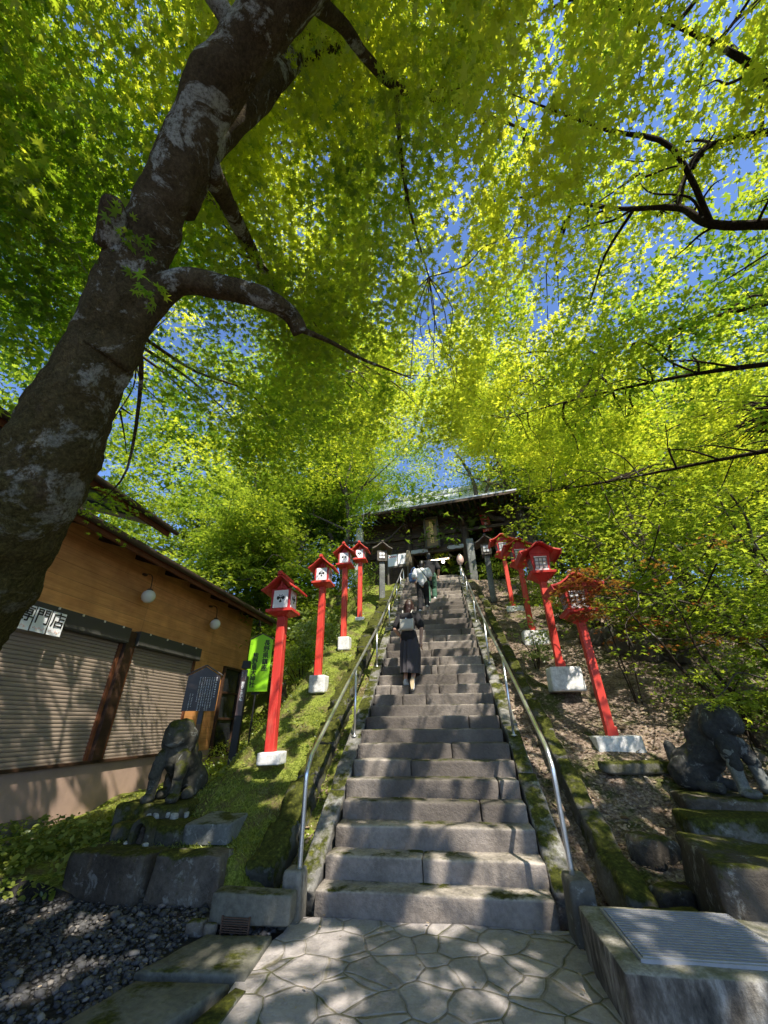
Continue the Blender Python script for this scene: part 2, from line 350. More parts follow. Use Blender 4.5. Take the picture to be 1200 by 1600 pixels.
class MB:
    def __init__(s): s.v = []; s.f = []; s.m = []
    def add(s, verts, faces, m=0):
        b = len(s.v); s.v += [tuple(v) for v in verts]
        s.f += [tuple(i+b for i in f) for f in faces]; s.m += [m]*len(faces); return s
    def box(s, c, d, m=0, M=None):
        x, y, z = (k/2 for k in d)
        vs = [Vector((sx*x, sy*y, sz*z)) for sz in (-1, 1) for sy in (-1, 1) for sx in (-1, 1)]
        if M is not None: vs = [M @ v for v in vs]
        vs = [v+Vector(c) for v in vs]
        return s.add(vs, [(0, 2, 3, 1), (4, 5, 7, 6), (0, 1, 5, 4), (2, 6, 7, 3), (0, 4, 6, 2), (1, 3, 7, 5)], m)
    def prism(s, poly, axis, a, b, m=0):
        """poly: 2-D outline (ccw); extruded along axis 'x','y' or 'z' from a to b"""
        def P(u, v, w): return {'x': (w, u, v), 'y': (u, w, v), 'z': (u, v, w)}[axis]
        n = len(poly)
        vs = [P(u, v, a) for u, v in poly]+[P(u, v, b) for u, v in poly]
        fs = [tuple(range(n))[::-1], tuple(range(n, 2*n))]+[(i, (i+1) % n, n+(i+1) % n, n+i) for i in range(n)]
        return s.add(vs, fs, m)
    def frustum(s, z0, h0, z1, h1, m=0, c=(0, 0)):
        (a, b), (d, e) = h0, h1
        vs = [(c[0]+sx*a, c[1]+sy*b, z0) for sx, sy in ((-1, -1), (1, -1), (1, 1), (-1, 1))]+[(c[0]+sx*d, c[1]+sy*e, z1) for sx, sy in ((-1, -1), (1, -1), (1, 1), (-1, 1))]
        return s.add(vs, [(3, 2, 1, 0), (4, 5, 6, 7)]+[(i, (i+1) % 4, 4+(i+1) % 4, 4+i) for i in range(4)], m)
    def lathe(s, pr, seg=20, c=(0, 0, 0), m=0, sx=1, sy=1):
        vs = []; fs = []
        for r, z in pr:
            for k in range(seg):
                a = 2*math.pi*k/seg; vs.append((c[0]+r*math.cos(a)*sx, c[1]+r*math.sin(a)*sy, c[2]+z))
        for i in range(len(pr)-1):
            for k in range(seg):
                k2 = (k+1) % seg; fs.append((i*seg+k, i*seg+k2, (i+1)*seg+k2, (i+1)*seg+k))
        fs.append(tuple(range(seg))[::-1]); fs.append(tuple(range((len(pr)-1)*seg, len(pr)*seg)))
        return s.add(vs, fs, m)
    def tube(s, pts, radii, seg=8, m=0, rough=0., res=6, seed=0, cap=True):
        pts = [Vector(p) for p in pts]
        if not hasattr(radii, '__len__'): radii = [radii]*len(pts)
        P = []; Rr = []
        n = len(pts)
        for i in range(n-1):
            p0, p1, p2, p3 = pts[max(i-1, 0)], pts[i], pts[i+1], pts[min(i+2, n-1)]
            for k in range(res):
                t = k/res
                P.append(.5*((2*p1)+(-p0+p2)*t+(2*p0-5*p1+4*p2-p3)*t*t+(-p0+3*p1-3*p2+p3)*t**3))
                Rr.append(radii[i]*(1-t)+radii[i+1]*t)
        P.append(pts[-1]); Rr.append(radii[-1])
        vs = []; fs = []
        d = (P[1]-P[0]).normalized()
        u = d.orthogonal().normalized()
        for i, p in enumerate(P):
            d2 = (P[min(i+1, len(P)-1)]-P[max(i-1, 0)])
            if d2.length > 1e-9: d = d2.normalized()
            u = (u-d*u.dot(d)).normalized(); w = d.cross(u)
            for k in range(seg):
                a = 2*math.pi*k/seg; dr = u*math.cos(a)+w*math.sin(a)
                r = Rr[i]
                if rough:
                    q = p+dr*r
                    r *= 1+rough*(noise.noise(q*3.2+Vector((seed, 0, 0)))+.5*noise.noise(q*8+Vector((0, seed, 0)))+.25*noise.noise(q*22))
                vs.append(p+dr*r)
        for i in range(len(P)-1):
            for k in range(seg):
                k2 = (k+1) % seg; fs.append((i*seg+k, i*seg+k2, (i+1)*seg+k2, (i+1)*seg+k))
        if cap:
            fs.append(tuple(range(seg))[::-1]); fs.append(tuple(range((len(P)-1)*seg, len(P)*seg)))
        return s.add(vs, fs, m)
    def mesh(s, me, M, m=0):
        return s.add([M @ v.co for v in me.vertices], [tuple(p.vertices) for p in me.polygons], m)
    def build(s, name, mats, parent=None, smooth=False, bevel=0., angle=35):
        me = bpy.data.meshes.new(name); me.from_pydata(s.v, [], s.f)
        if not isinstance(mats, (list, tuple)): mats = [mats]
        for k in mats: me.materials.append(MAT[k] if isinstance(k, str) else k)
        me.polygons.foreach_set('material_index', s.m)
        if smooth: me.polygons.foreach_set('use_smooth', [True]*len(s.f))
        me.update()
        o = link(name, me, parent)
        if bevel:
            b = o.modifiers.new('bevel', 'BEVEL'); b.width = bevel; b.segments = 2; b.limit_method = 'ANGLE'; b.angle_limit = R_(35)
        return o

def stone(mb, c, d, r=.02, amp=.008, cuts=5, seed=0, M=None, m=0, fr=4.0, taper=0.):
    """rounded, slightly irregular block"""
    bm = bmesh.new(); bmesh.ops.create_cube(bm, size=2)
    bmesh.ops.subdivide_edges(bm, edges=bm.edges[:], cuts=cuts, use_grid_fill=True)
    h = Vector((d[0]/2, d[1]/2, d[2]/2)); r = min(r, min(h)*.95)
    S = Vector((seed*3.17, seed*1.31, seed*7.7)); out = []
    bm.verts.ensure_lookup_table()
    for v in bm.verts:
        # push the grid lines towards the edges so the rounding is resolved
        q = [math.copysign(abs(k)**.55, k) for k in v.co]
        p = Vector((q[0]*h.x, q[1]*h.y, q[2]*h.z))
        inn = Vector(tuple(max(-(h[i]-r), min(h[i]-r, p[i])) for i in range(3)))
        e = p-inn
        if e.length > 1e-6: p = inn+e.normalized()*min(r, e.length)
        if taper: k = 1-taper*(p.z/h.z*.5+.5); p.x *= k; p.y *= k
        p = p+noise.noise_vector(p*fr+S)*amp+noise.noise_vector(p*fr*4+S)*amp*.45
        if M is not None: p = M @ p
        out.append(p+Vector(c))
    mb.add(out, [tuple(v.index for v in f.verts) for f in bm.faces], m)
    bm.free()

def text_mesh(txt, size, spacing=1.0):
    cu = bpy.data.curves.new('t', 'FONT'); cu.body = txt; cu.size = size; cu.align_x = 'CENTER'; cu.align_y = 'CENTER'
    cu.space_line = spacing
    o = bpy.data.objects.new('t', cu); SCRATCH.collection.objects.link(o)
    vl = SCRATCH.view_layers[0]; vl.update(); dg = vl.depsgraph
    me = bpy.data.meshes.new_from_object(o.evaluated_get(dg))
    bpy.data.objects.remove(o); bpy.data.curves.remove(cu)
    return me
def column(txt): return '\n'.join(txt)
FRONT = Matrix(((1, 0, 0, 0), (0, 0, -1, 0), (0, 1, 0, 0), (0, 0, 0, 1)))     # text plane XY -> faces -Y
EAST = Matrix(((0, 0, 1, 0), (1, 0, 0, 0), (0, 1, 0, 0), (0, 0, 0, 1)))       # text plane XY -> faces +X
def letters(mb, txt, size, at, M=FRONT, m=1, spacing=1.0, bold=0.):
    me = text_mesh(txt, size, spacing)
    mb.mesh(me, Matrix.Translation(at) @ M, m)
    if bold:
        for dx, dz in ((bold, 0), (0, bold), (bold, bold)):
            mb.mesh(me, Matrix.Translation(Vector(at)+M.to_3x3() @ Vector((dx, dz, .0004*(1+dx*10+dz*25)))) @ M, m)
    bpy.data.meshes.remove(me)

def soup(name, verts, tris, mat, parent=None, tint=None, smooth=False):
    """mesh from numpy arrays of triangles"""
    me = bpy.data.meshes.new(name)
    nv, nt = len(verts), len(tris)
    me.vertices.add(nv); me.vertices.foreach_set('co', np.ascontiguousarray(verts, dtype=np.float32).ravel())
    me.loops.add(nt*3); me.loops.foreach_set('vertex_index', np.ascontiguousarray(tris, dtype=np.int32).ravel())
    me.polygons.add(nt); me.polygons.foreach_set('loop_start', np.arange(0, nt*3, 3, dtype=np.int32))
    if smooth: me.polygons.foreach_set('use_smooth', np.ones(nt, bool))
    if tint is not None:
        a = me.attributes.new('tint', 'FLOAT', 'POINT'); a.data.foreach_set('value', np.ascontiguousarray(tint, dtype=np.float32))
    me.materials.append(MAT[mat]); me.update(calc_edges=True)
    return link(name, me, parent)

def blob(prims, voxel, smooth=4, amp=0., fr=6., seed=0):
    """closed capsules / ellipsoids fused into one skin; returns a mesh"""
    mb = MB()
    def ball(M, su=18, sv=11):
        vs = [M @ Vector((0, 0, -1))]+[M @ Vector((math.cos(2*math.pi*k/su)*math.sin(math.pi*r/sv), math.sin(2*math.pi*k/su)*math.sin(math.pi*r/sv), -math.cos(math.pi*r/sv))) for r in range(1, sv) for k in range(su)]+[M @ Vector((0, 0, 1))]
        n = len(vs)-1
        fs = [(0, 1+(k+1) % su, 1+k) for k in range(su)]+[(1+r*su+k, 1+r*su+(k+1) % su, 1+(r+1)*su+(k+1) % su, 1+(r+1)*su+k) for r in range(sv-2) for k in range(su)]+[(n, n-su+k, n-su+(k+1) % su) for k in range(su)]
        mb.add(vs, fs)
    for p in prims:
        if p[0] == 'e':
            M = Matrix.Translation(p[1])
            if len(p) > 3: M = M @ p[3]
            ball(M @ Matrix.Diagonal((*p[2], 1)))
        else:
            a, b, r0, r1 = Vector(p[1]), Vector(p[2]), p[3], p[4]
            if (b-a).length > 1e-6: mb.tube([a, b], [r0, r1], 18, res=1)
            for c, r in ((a, r0), (b, r1)): ball(Matrix.Translation(c) @ Matrix.Diagonal((r, r, r, 1)))
    me = bpy.data.meshes.new('b'); me.from_pydata(mb.v, [], mb.f)
    o = bpy.data.objects.new('b', me); SCRATCH.collection.objects.link(o)
    rm = o.modifiers.new('r', 'REMESH'); rm.mode = 'VOXEL'; rm.voxel_size = voxel
    if smooth:
        sm = o.modifiers.new('s', 'SMOOTH'); sm.factor = .5; sm.iterations = smooth
    vl = SCRATCH.view_layers[0]; vl.update(); dg = vl.depsgraph
    res = bpy.data.meshes.new_from_object(o.evaluated_get(dg))
    bpy.data.objects.remove(o); bpy.data.meshes.remove(me)
    if amp:
        S = Vector((seed, seed*2.1, 0))
        for v in res.vertices:
            v.co += v.normal*(amp*(noise.noise(v.co*fr+S)+.6*noise.noise(v.co*fr*2.7+S)))
    res.polygons.foreach_set('use_smooth', [True]*len(res.polygons))
    return res
def skinned(name, prims, voxel, mat, parent, **k):
    me = blob(prims, voxel, **k); me.materials.append(MAT[mat]); me.name = name
    return link(name, me, parent)

# ================================================================== SETTING
def make_ground():
    def axis(parts):
        out = []
        for a, b, st in parts: out += list(np.arange(a, b-1e-6, st))
        return np.array(out+[parts[-1][1]])
    xs = axis([(-320, -60, 40), (-60, -16, 4), (-16, -7, .5), (-7, -1.9, .09), (-1.9, 1.9, .05), (1.9, 6.5, .08), (6.5, 16, .5), (16, 60, 4), (60, 320, 40)])
    ys = axis([(-320, -60, 40), (-60, -12, 4), (-12, -2, .4), (-2, 0, .1), (0, .4, .04), (.4, 9.5, .09), (9.5, 20, .4), (20, 60, 4), (60, 320, 40)])
    X, Y = np.meshgrid(xs, ys)
    Z = ground(X, Y)
    v = np.stack([X, Y, Z], -1).reshape(-1, 3)
    nx, ny = len(xs), len(ys)
    i = (np.arange(ny-1)[:, None]*nx+np.arange(nx-1)[None, :]).ravel()
    tris = np.concatenate([np.stack([i, i+1, i+nx+1], 1), np.stack([i, i+nx+1, i+nx], 1)])
    tag(soup('ground', v, tris, 'ground', smooth=True), kind='structure')
make_ground()

mb = MB()
ys = np.arange(-9, .021, .15); xs = np.arange(-1.16, 1.12, .12)
vs = [(x-(.10 if x < -1.1 else 0)*(noise.noise(Vector((y*2, 0, 0)))+.6), y, .012+.012*noise.noise(Vector((x*2.2, y*2.2, 0)))) for y in ys for x in xs]
nx = len(xs)
mb.add(vs, [(j*nx+i, j*nx+i+1, (j+1)*nx+i+1, (j+1)*nx+i) for j in range(len(ys)-1) for i in range(nx-1)])
tag(mb.build('path', 'flag', smooth=True), kind='structure')

# gravel: loose dark stones in front of the shop
def make_gravel():
    ico = bmesh.new(); bmesh.ops.create_icosphere(ico, subdivisions=1, radius=1)
    bv = np.array([v.co[:] for v in ico.verts]); bt = np.array([[v.index for v in f.verts] for f in ico.faces]); ico.free()
    N = 26000
    x = RNG.uniform(-5.9, -1.25, N); y = RNG.uniform(-3.2, .28, N)
    d = np.hypot(x-.3, y+4.4)
    keep = (RNG.random(N) < np.clip(1.5-.18*d, .3, 1)) & ~((x > -1.9+.0*y) & (y < -.36) & (y > -1.7) & (x > -1.88)) & ~((y < -1.0) & (x > -1.45))
    x, y = x[keep], y[keep]; N = len(x)
    s = RNG.lognormal(math.log(.0135), .38, N)
    z = -.004+.03*(fbm(x*2, y*2, 5)-.5)+RNG.uniform(0, .012, N)
    jit = 1+RNG.uniform(-.28, .28, (N, len(bv), 1))
    sc = s[:, None, None]*np.stack([RNG.uniform(.8, 1.5, N), RNG.uniform(.8, 1.3, N), RNG.uniform(.5, .9, N)], 1)[:, None, :]
    a = RNG.uniform(0, 6.28, N); ca, sa = np.cos(a)[:, None], np.sin(a)[:, None]
    p = bv[None]*jit*sc
    px = p[..., 0]*ca-p[..., 1]*sa; py = p[..., 0]*sa+p[..., 1]*ca
    v = np.stack([px+x[:, None], py+y[:, None], p[..., 2]+z[:, None]+s[:, None]*.4], -1).reshape(-1, 3)
    t = (bt[None]+(np.arange(N)*len(bv))[:, None, None]).reshape(-1, 3)
    tag(soup('gravel', v, t, 'gravel'), kind='stuff')
make_gravel()

# ------------------------------------------------------------------ staircase
stair = thing('stone_staircase', 'long straight flight of dark weathered stone steps climbing to the wooden gate', 'staircase', (0, 0, 0))
SPL = [[], [.46], [], [.76], [.88], [.37], [.63], [], [.77], [], [.25, .45], [.13, .3, .56]]
for n in range(N1+N2):
    y0, z0, y1, z1 = step_y(n), step_z(n), step_y(n+1), step_z(n+1)
    sp = SPL[n] if n < len(SPL) else sorted(random.uniform(.15, .85) for _ in range(random.choice([1, 1, 2])))
    e = [0]+sp+[1]
    mb = MB()
    for a, b in zip(e[:-1], e[1:]):
        xa, xb = -1.025+2.05*a+.004, -1.025+2.05*b-.004
        if a == 0: xa += random.uniform(-.03, .03)
        if b == 1: xb += random.uniform(-.03, .02)
        dy = random.uniform(-.012, .012)
        stone(mb, ((xa+xb)/2, (y0+y1+.10)/2+dy, (z0+z1)/2-.02+random.uniform(-.006, .006)), (xb-xa, y1-y0+.10, z1-z0+.06), .022, .007, 7, n*7+a*13, Matrix.Rotation(random.uniform(-.006, .006), 3, 'Z').to_4x4(), fr=5)
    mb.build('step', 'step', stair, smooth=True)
# landing in front of the gate
mb = MB(); stone(mb, (0.05, YTOP+2.3, ZTOP-.08), (2.3, 4.6, .2), .03, .006, 8, 5); mb.build('landing', 'step', stair, smooth=True)

def sloped_run(name, label, x, w, h, top, y_from, y_to, mat, part, seedbase, over=.0, gap=.008, lens=(.8, 1.3), amp=.012, cat='kerb'):
    t = thing(name, label, cat, (x, y_from, float(prof(y_from))))
    y = y_from; k = 0
    while y < y_to-.2:
        L = random.uniform(*lens); L = min(L, y_to-y)
        ya, yb = y, y+L
        za, zb = prof(ya)+top(ya), prof(yb)+top(yb)
        if ya < 0: za = top(ya)
        ang = math.atan2(zb-za, yb-ya); ln = math.hypot(zb-za, yb-ya)
        M = Matrix.Rotation(ang, 4, 'X')
        c = Vector((random.uniform(-over, over), (ya+yb)/2-y_from, (za+zb)/2-float(prof(y_from))))-M.to_3x3() @ Vector((0, 0, h/2))
        mb = MB(); stone(mb, c, (w*random.uniform(.9, 1.08), ln-gap, h), .032, amp, 12, seedbase+k*3, M, 0, 5.5)
        mb.build(part, mat, t, smooth=True)
        y += L; k += 1
    return t
sloped_run('stair_kerb', 'low stone kerb along the left edge of the stairs carrying the left handrail', -1.15, .2, .34, lambda y: .09, .1, YTOP, 'kerb', 'kerb_stone', 3)
sloped_run('stair_kerb', 'low mossy stone kerb along the right edge of the stairs carrying the right handrail', 1.15, .21, .34, lambda y: .09, .16, YTOP, 'kerb', 'kerb_stone', 40)
sloped_run('gutter_wall', 'row of thick moss-covered stones along the left gutter below the grassy bank', -1.68, .30, .46, lambda y: .02-.03*y/3, .35, 9.6, 'mossy', 'wall_stone', 90, .05, .0, (.3, .7), .06, 'gutter wall')
sloped_run('gutter_wall', 'dark stone wall with bright moss on top along the right gutter', 1.70, .2, .56, lambda y: -.02-.035*max(0, y-2), .25, 9.6, 'gutter', 'wall_stone', 140, .025, .004, (.45, 1.0), .03, 'gutter wall')

# ------------------------------------------------------------------ handrails
def handrail(side, label, foot, RY, RZ):
    rz_ = lambda y: float(np.interp(y, RY, RZ))
    x = 1.15*side
    t = thing('handrail', label, 'handrail', (x, foot[0], foot[1]))
    o = Vector((x, foot[0], foot[1]))
    def P(y, z): return Vector((x, y, z))-o
    yb = foot[0]
    top0 = foot[2]
    pts = [P(yb, foot[1]), P(yb, foot[1]+.4), P(yb-.0, top0-.14), P(yb+.015, top0-.06), P(yb+.06, top0-.005), P(yb+.16, rz_(yb+.16))]
    ys = [.6, 1.6, 3.0, 4.5, 6, 7.5, 9.0, 10.1]
    pts += [P(y, rz_(y)) for y in ys]
    pts += [P(10.42, rz_(10.3)), P(10.5, prof(10.45)+.35), P(10.5, prof(10.45)+.05)]
    mb = MB(); mb.tube(pts, .0215, 12, res=5); mb.build('rail', 'steel', t, smooth=True)
    for y in (2.05, 4.05, 6.05, 8.0, 9.3):
        z1 = rz_(y)-.01
        mb = MB(); mb.tube([P(y, prof(y)+.05), P(y, (prof(y)+z1)/2), P(y, z1)], .019, 10, res=1)
        mb.lathe([(.045, 0), (.045, .012), (.02, .02)], 12, P(y, prof(y)+.085))
        mb.build('post', 'steel', t, smooth=True)
    return t
handrail(-1, 'left steel handrail, from the grey foot block by the grassy bank up the stairs', (-.06, .30, 1.12), (-.1, 2, 4.1, 10.3), (1.10, 2.24, 3.30, 6.95))
handrail(1, 'right steel handrail, from the foot block by the drain grate up the stairs', (-.14, .37, 1.18), (-.18, 1.5, 3.74, 10.3), (1.17, 2.07, 3.2, 6.95))

mb = MB(); stone(mb, (0, 0, .13), (.19, .22, .42), .03, .006, 5, 8, taper=.12)
o = mb.build('foot_block', 'oldconcrete', smooth=True); o.location = (-1.19, -.04, 0)
tag(o, 'worn grey stone block at the foot of the left handrail', 'foot block')
mb = MB(); stone(mb, (0, 0, .16), (.2, .3, .46), .035, .006, 5, 18, taper=.1)
o = mb.build('foot_block', 'oldconcrete', smooth=True); o.location = (1.17, -.16, 0)
tag(o, 'stone block at the foot of the right handrail above the drain grate', 'foot block')

# ------------------------------------------------------------------ drain box with grate
dr = thing('drain_box', 'old stained concrete drain box with a steel grate beside the foot of the stairs', 'drain', (1.7, -.85, 0))
mb = MB()
stone(mb, (.05, 0, .125), (1.32, .88, .34), .022, .007, 16, 2)
mb.build('box_wall', 'box', dr, smooth=True)
mb = MB(); mb.box((-.07, 0, .290), (.80, .66, .022)); mb.build('shade_plate', 'darkvoid', dr)  # flat near-black plate on the solid block, painting the shade below the grate
mb = MB()
for k in range(19):
    mb.box((-.07, -.315+.63*k/18, .309), (.78, .015, .014))
for k in range(8): mb.box((-.455+.77*k/7, 0, .307), (.006, .64, .008))
for s in (-1, 1): mb.box((-.07, s*.332, .300), (.82, .014, .022)); mb.box((-.07+s*.402, 0, .300), (.014, .65, .022))
mb.build('grate', 'grate', dr)

# ------------------------------------------------------------------ loose stones, slabs
def single(name, mat, label, cat, loc, parts, group=None, rz=0):
    mb = MB()
    for p in parts: stone(mb, *p[:2], *p[2:])
    o = mb.build(name, mat, smooth=True); o.location = loc; o.rotation_euler[2] = rz
    return tag(o, label, cat, group)
def slab(name, label, poly, z0, z1, mat, cat='slab', seed=0, r=.02):
    c = Vector((sum(p[0] for p in poly)/len(poly), sum(p[1] for p in poly)/len(poly)))
    bm = bmesh.new()
    # dense polygon outline with a wobble
    out = []
    for i, p in enumerate(poly):
        q = poly[(i+1) % len(poly)]
        for k in range(8):
            t = k/8; a = Vector(p).lerp(Vector(q), t)-c
            w = noise.noise(Vector((a.x*5, a.y*5, seed)))*.018
            out.append(a*(1+w))
    n = len(out); vs = []
    for sc, z in ((1.0, z0), (1.0, z1-r), (1-.012, z1-r*.3), (1-.04, z1), (.7, z1+.002), (.35, z1+.004)):
        vs += [(a.x*sc, a.y*sc, z+.006*noise.noise(Vector((a.x*sc*6, a.y*sc*6, seed))) if z > z0 else z) for a in out]
    fs = [(i*n+k, i*n+(k+1) % n, (i+1)*n+(k+1) % n, (i+1)*n+k) for i in range(5) for k in range(n)]
    fs.append(tuple(range(5*n, 6*n)))
    mb = MB(); mb.add(vs, fs); o = mb.build(name, mat, smooth=True); o.location = (c.x, c.y, 0)
    return tag(o, label, cat)
slab('paving_slab', 'flat grey paving slab just in front of the low stone beam, by the gravel', [(-1.9, -1.04), (-1.16, -.97), (-1.2, -.46), (-1.72, -.5)], -.04, .045, 'slabstone', 'paving slab', 1)
slab('paving_slab', 'long flat paving slab at the bottom left edge of the flagstones, between gravel and moss', [(-2.05, -1.85), (-1.5, -1.75), (-1.22, -1.06), (-1.83, -1.11)], -.04, .04, 'slabstone', 'paving slab', 2)
slab('paving_slab', 'small mossy paving slab between the long slab and the flagstone path', [(-1.42, -2.1), (-1.12, -2.1), (-1.1, -1.08), (-1.17, -1.06)], -.04, .03, 'mossy', 'paving slab', 3)
single('stone_beam', 'slabstone', 'low cut stone beam lying across the gutter mouth with a rusty drain under it', 'stone beam', (-1.44, -.30, .155), [((0, 0, 0), (.68, .17, .19), .018, .006, 6, 3)], rz=.03)
rg = MB()
for k in range(7): rg.box((0, 0, -.04+.014*k), (.22, .01, .006))
rg.box((-.115, 0, 0), (.012, .014, .11)); rg.box((.115, 0, 0), (.012, .014, .11))
o = rg.build('drain_grille', 'rust'); o.location = (-1.53, -.41, .07); tag(o, 'small rusty drain grille under the low stone beam', 'drain grille')
for i, (x, y, s, lab) in enumerate([(-1.86, -.40, .07, 'broken grey stone chunk wedged at the left end of the low stone beam'), (-1.73, -.42, .055, 'small dark stone chip leaning beside the rusty drain grille')]):
    single('stone_chunk', 'rock', lab, 'stone', (x, y, .04), [((0, 0, 0), (s*2, s*1.4, s*1.6), .03, .02, 4, 20+i)], rz=i*.8)
single('stone_block', 'rock', 'big mossy stone block at the edge of the gravel, nearest to the shop wall', 'stone block', (-3.18, .27, .15), [((0, 0, 0), (.92, .4, .40), .035, .024, 12, 31)], rz=-.14)
single('stone_block', 'rock', 'big dark stone block at the edge of the gravel, nearest to the stairs', 'stone block', (-2.33, .24, .15), [((0, 0, 0), (.74, .36, .42), .03, .022, 12, 37, None, 0, 4, .12)], rz=.06)
slab('stone_slab', 'thick pale grey stone slab lying in the grass beside the mossy guardian plinth', [(-2.68, .52), (-2.19, .56), (-2.28, 1.42), (-2.78, 1.38)], .34, .515, 'greystone', 'stone slab', 9)
single('plinth_stone', 'mossy', 'moss-covered plinth block under the left guardian dog statue', 'plinth', (-3.15, .78, .32), [((0, 0, 0), (.95, .42, .34), .05, .02, 8, 41)], rz=-.05)
single('plinth_stone', 'mossy', 'upper moss-covered footing slab directly under the left guardian dog', 'plinth', (-3.45, 1.25, .47), [((0, 0, 0), (.85, .8, .3), .06, .03, 8, 47)])
for i in range(9):
    single('pale_stone', 'pebble', 'pale broken stone lying on the mossy plinth in front of the left guardian dog', 'stone', (-3.62+.085*i+random.uniform(-.02, .02), .93+random.uniform(-.09, .05), .52), [((0, 0, 0), (random.uniform(.06, .13), random.uniform(.05, .1), .06), .02, .015, 4, 60+i)], 'pale stones on the left plinth', random.uniform(0, 3))
# little stone niche shrine
hk = thing('stone_niche', 'small arched stone niche with a little figure inside, in front of the mossy plinth', 'niche', (-3.13, .47, .32), .1)
mb = MB(); out = []; inn = []
for k in range(15):
    a = math.pi*k/14; out.append((-.105*math.cos(a), .155+.105*math.sin(a))); inn.append((-.062*math.cos(a), .145+.066*math.sin(a)))
out = [(-.115, 0)]+out+[(.115, 0)]; inn = [(-.062, 0)]+inn+[(.062, 0)]
n = len(out)
vs = [(x, y, z) for y in (-.07, .07) for x, z in out]+[(x, y, z) for y in (-.07, .07) for x, z in inn]
fs = []
for k in range(n-1):
    fs += [(k, k+1, n*2+k+1, n*2+k), (k+n, n*3+k, n*3+k+1, k+1+n), (k, k+n, k+1+n, k+1), (2*n+k, 2*n+k+1, 3*n+k+1, 3*n+k)]
mb.add(vs, fs); mb.box((0, .066, .1), (.14, .01, .2)); mb.build('arch', 'mossy', hk, bevel=.008)
skinned('figure', [('c', (0, 0, .02), (0, 0, .09), .05, .038), ('e', (0, -.005, .145), (.03, .03, .034))], .008, 'rock', hk)
for sx in (-1, 1):
    single('offering_stone', 'pebble', 'white quartz lump set at the %s foot of the arched stone niche' % ('wall-side' if sx < 0 else 'stair-side'), 'stone', (-3.13+sx*.12, .39, .345), [((0, 0, 0), (.06, .045, .06), .02, .012, 3, 80+sx)], rz=sx)

# right-hand rocks
single('rock_block', 'rock', 'large dark stone block behind the drain grate, lowest of the right bank', 'rock', (2.62, -.15, .18), [((0, 0, 0), (1.05, .95, .74), .035, .028, 14, 101, Matrix.Rotation(.06, 4, 'Y'))], rz=-.18)
single('rock_block', 'rock', 'rounded lichen-spotted rock on the right bank between moss stone and large dark block', 'rock', (2.12, .72, .34), [((0, 0, 0), (.42, .36, .32), .12, .05, 7, 107)], rz=.5)
single('rock_block', 'rock', 'small broken stone standing on the litter beside the mossy stone of the right gutter', 'rock', (1.98, .22, .14), [((0, 0, 0), (.3, .2, .26), .05, .04, 6, 111)], rz=.3)
single('moss_stone', 'mossy', 'bright moss-covered leaning stone at the lower end of the right gutter wall', 'moss stone', (1.66, .32, .16), [((0, 0, 0), (.24, .62, .36), .06, .03, 7, 115, Matrix.Rotation(.35, 4, 'X'))], rz=.1)
single('moss_stone', 'mossy', 'flat mossy stone lying between drain grate and bright moss stone', 'moss stone', (1.82, -.22, .12), [((0, 0, 0), (.42, .24, .2), .05, .025, 6, 119)], rz=.05)
single('plinth_stone', 'mossy', 'lower moss-edged plinth slab of the right guardian dog statue', 'plinth', (3.25, 1.02, .48), [((0, 0, 0), (1.35, .5, .28), .05, .025, 9, 121)], rz=-.12)
single('plinth_stone', 'rock', 'dark cracked plinth slab directly under the right guardian dog statue', 'plinth', (3.4, 1.5, .62), [((0, 0, 0), (1.15, .8, .22), .05, .03, 9, 127)], rz=-.2)
single('kerb_log', 'mossy', 'long mossy edging stone below the broken red lantern on the right bank', 'edging stone', (2.75, 2.12, .92), [((0, 0, 0), (1.1, .16, .14), .05, .03, 8, 131)], rz=.12)
single('boulder', 'rock', 'pale weathered rock on the ground just behind the right guardian dog', 'rock', (4.35, 2.35, .98), [((0, 0, 0), (.8, .4, .25), .1, .05, 7, 135, Matrix.Rotation(.35, 4, 'Y'))])
for i, (x, y) in enumerate([(3.75, 5.6), (4.1, 5.15), (4.45, 4.75), (4.15, 5.75), (4.55, 5.3), (4.9, 4.7)]):
    z = float(ground(x, y))
    single('retaining_stone', 'rock', 'dark retaining stone half hidden by shrubs at the top of the sunny litter bank', 'retaining stone', (x, y, z+.1), [((0, 0, 0), (.5, .35, .38), .06, .03, 6, 140+i)], 'retaining stones under the right shrubs', -.8)

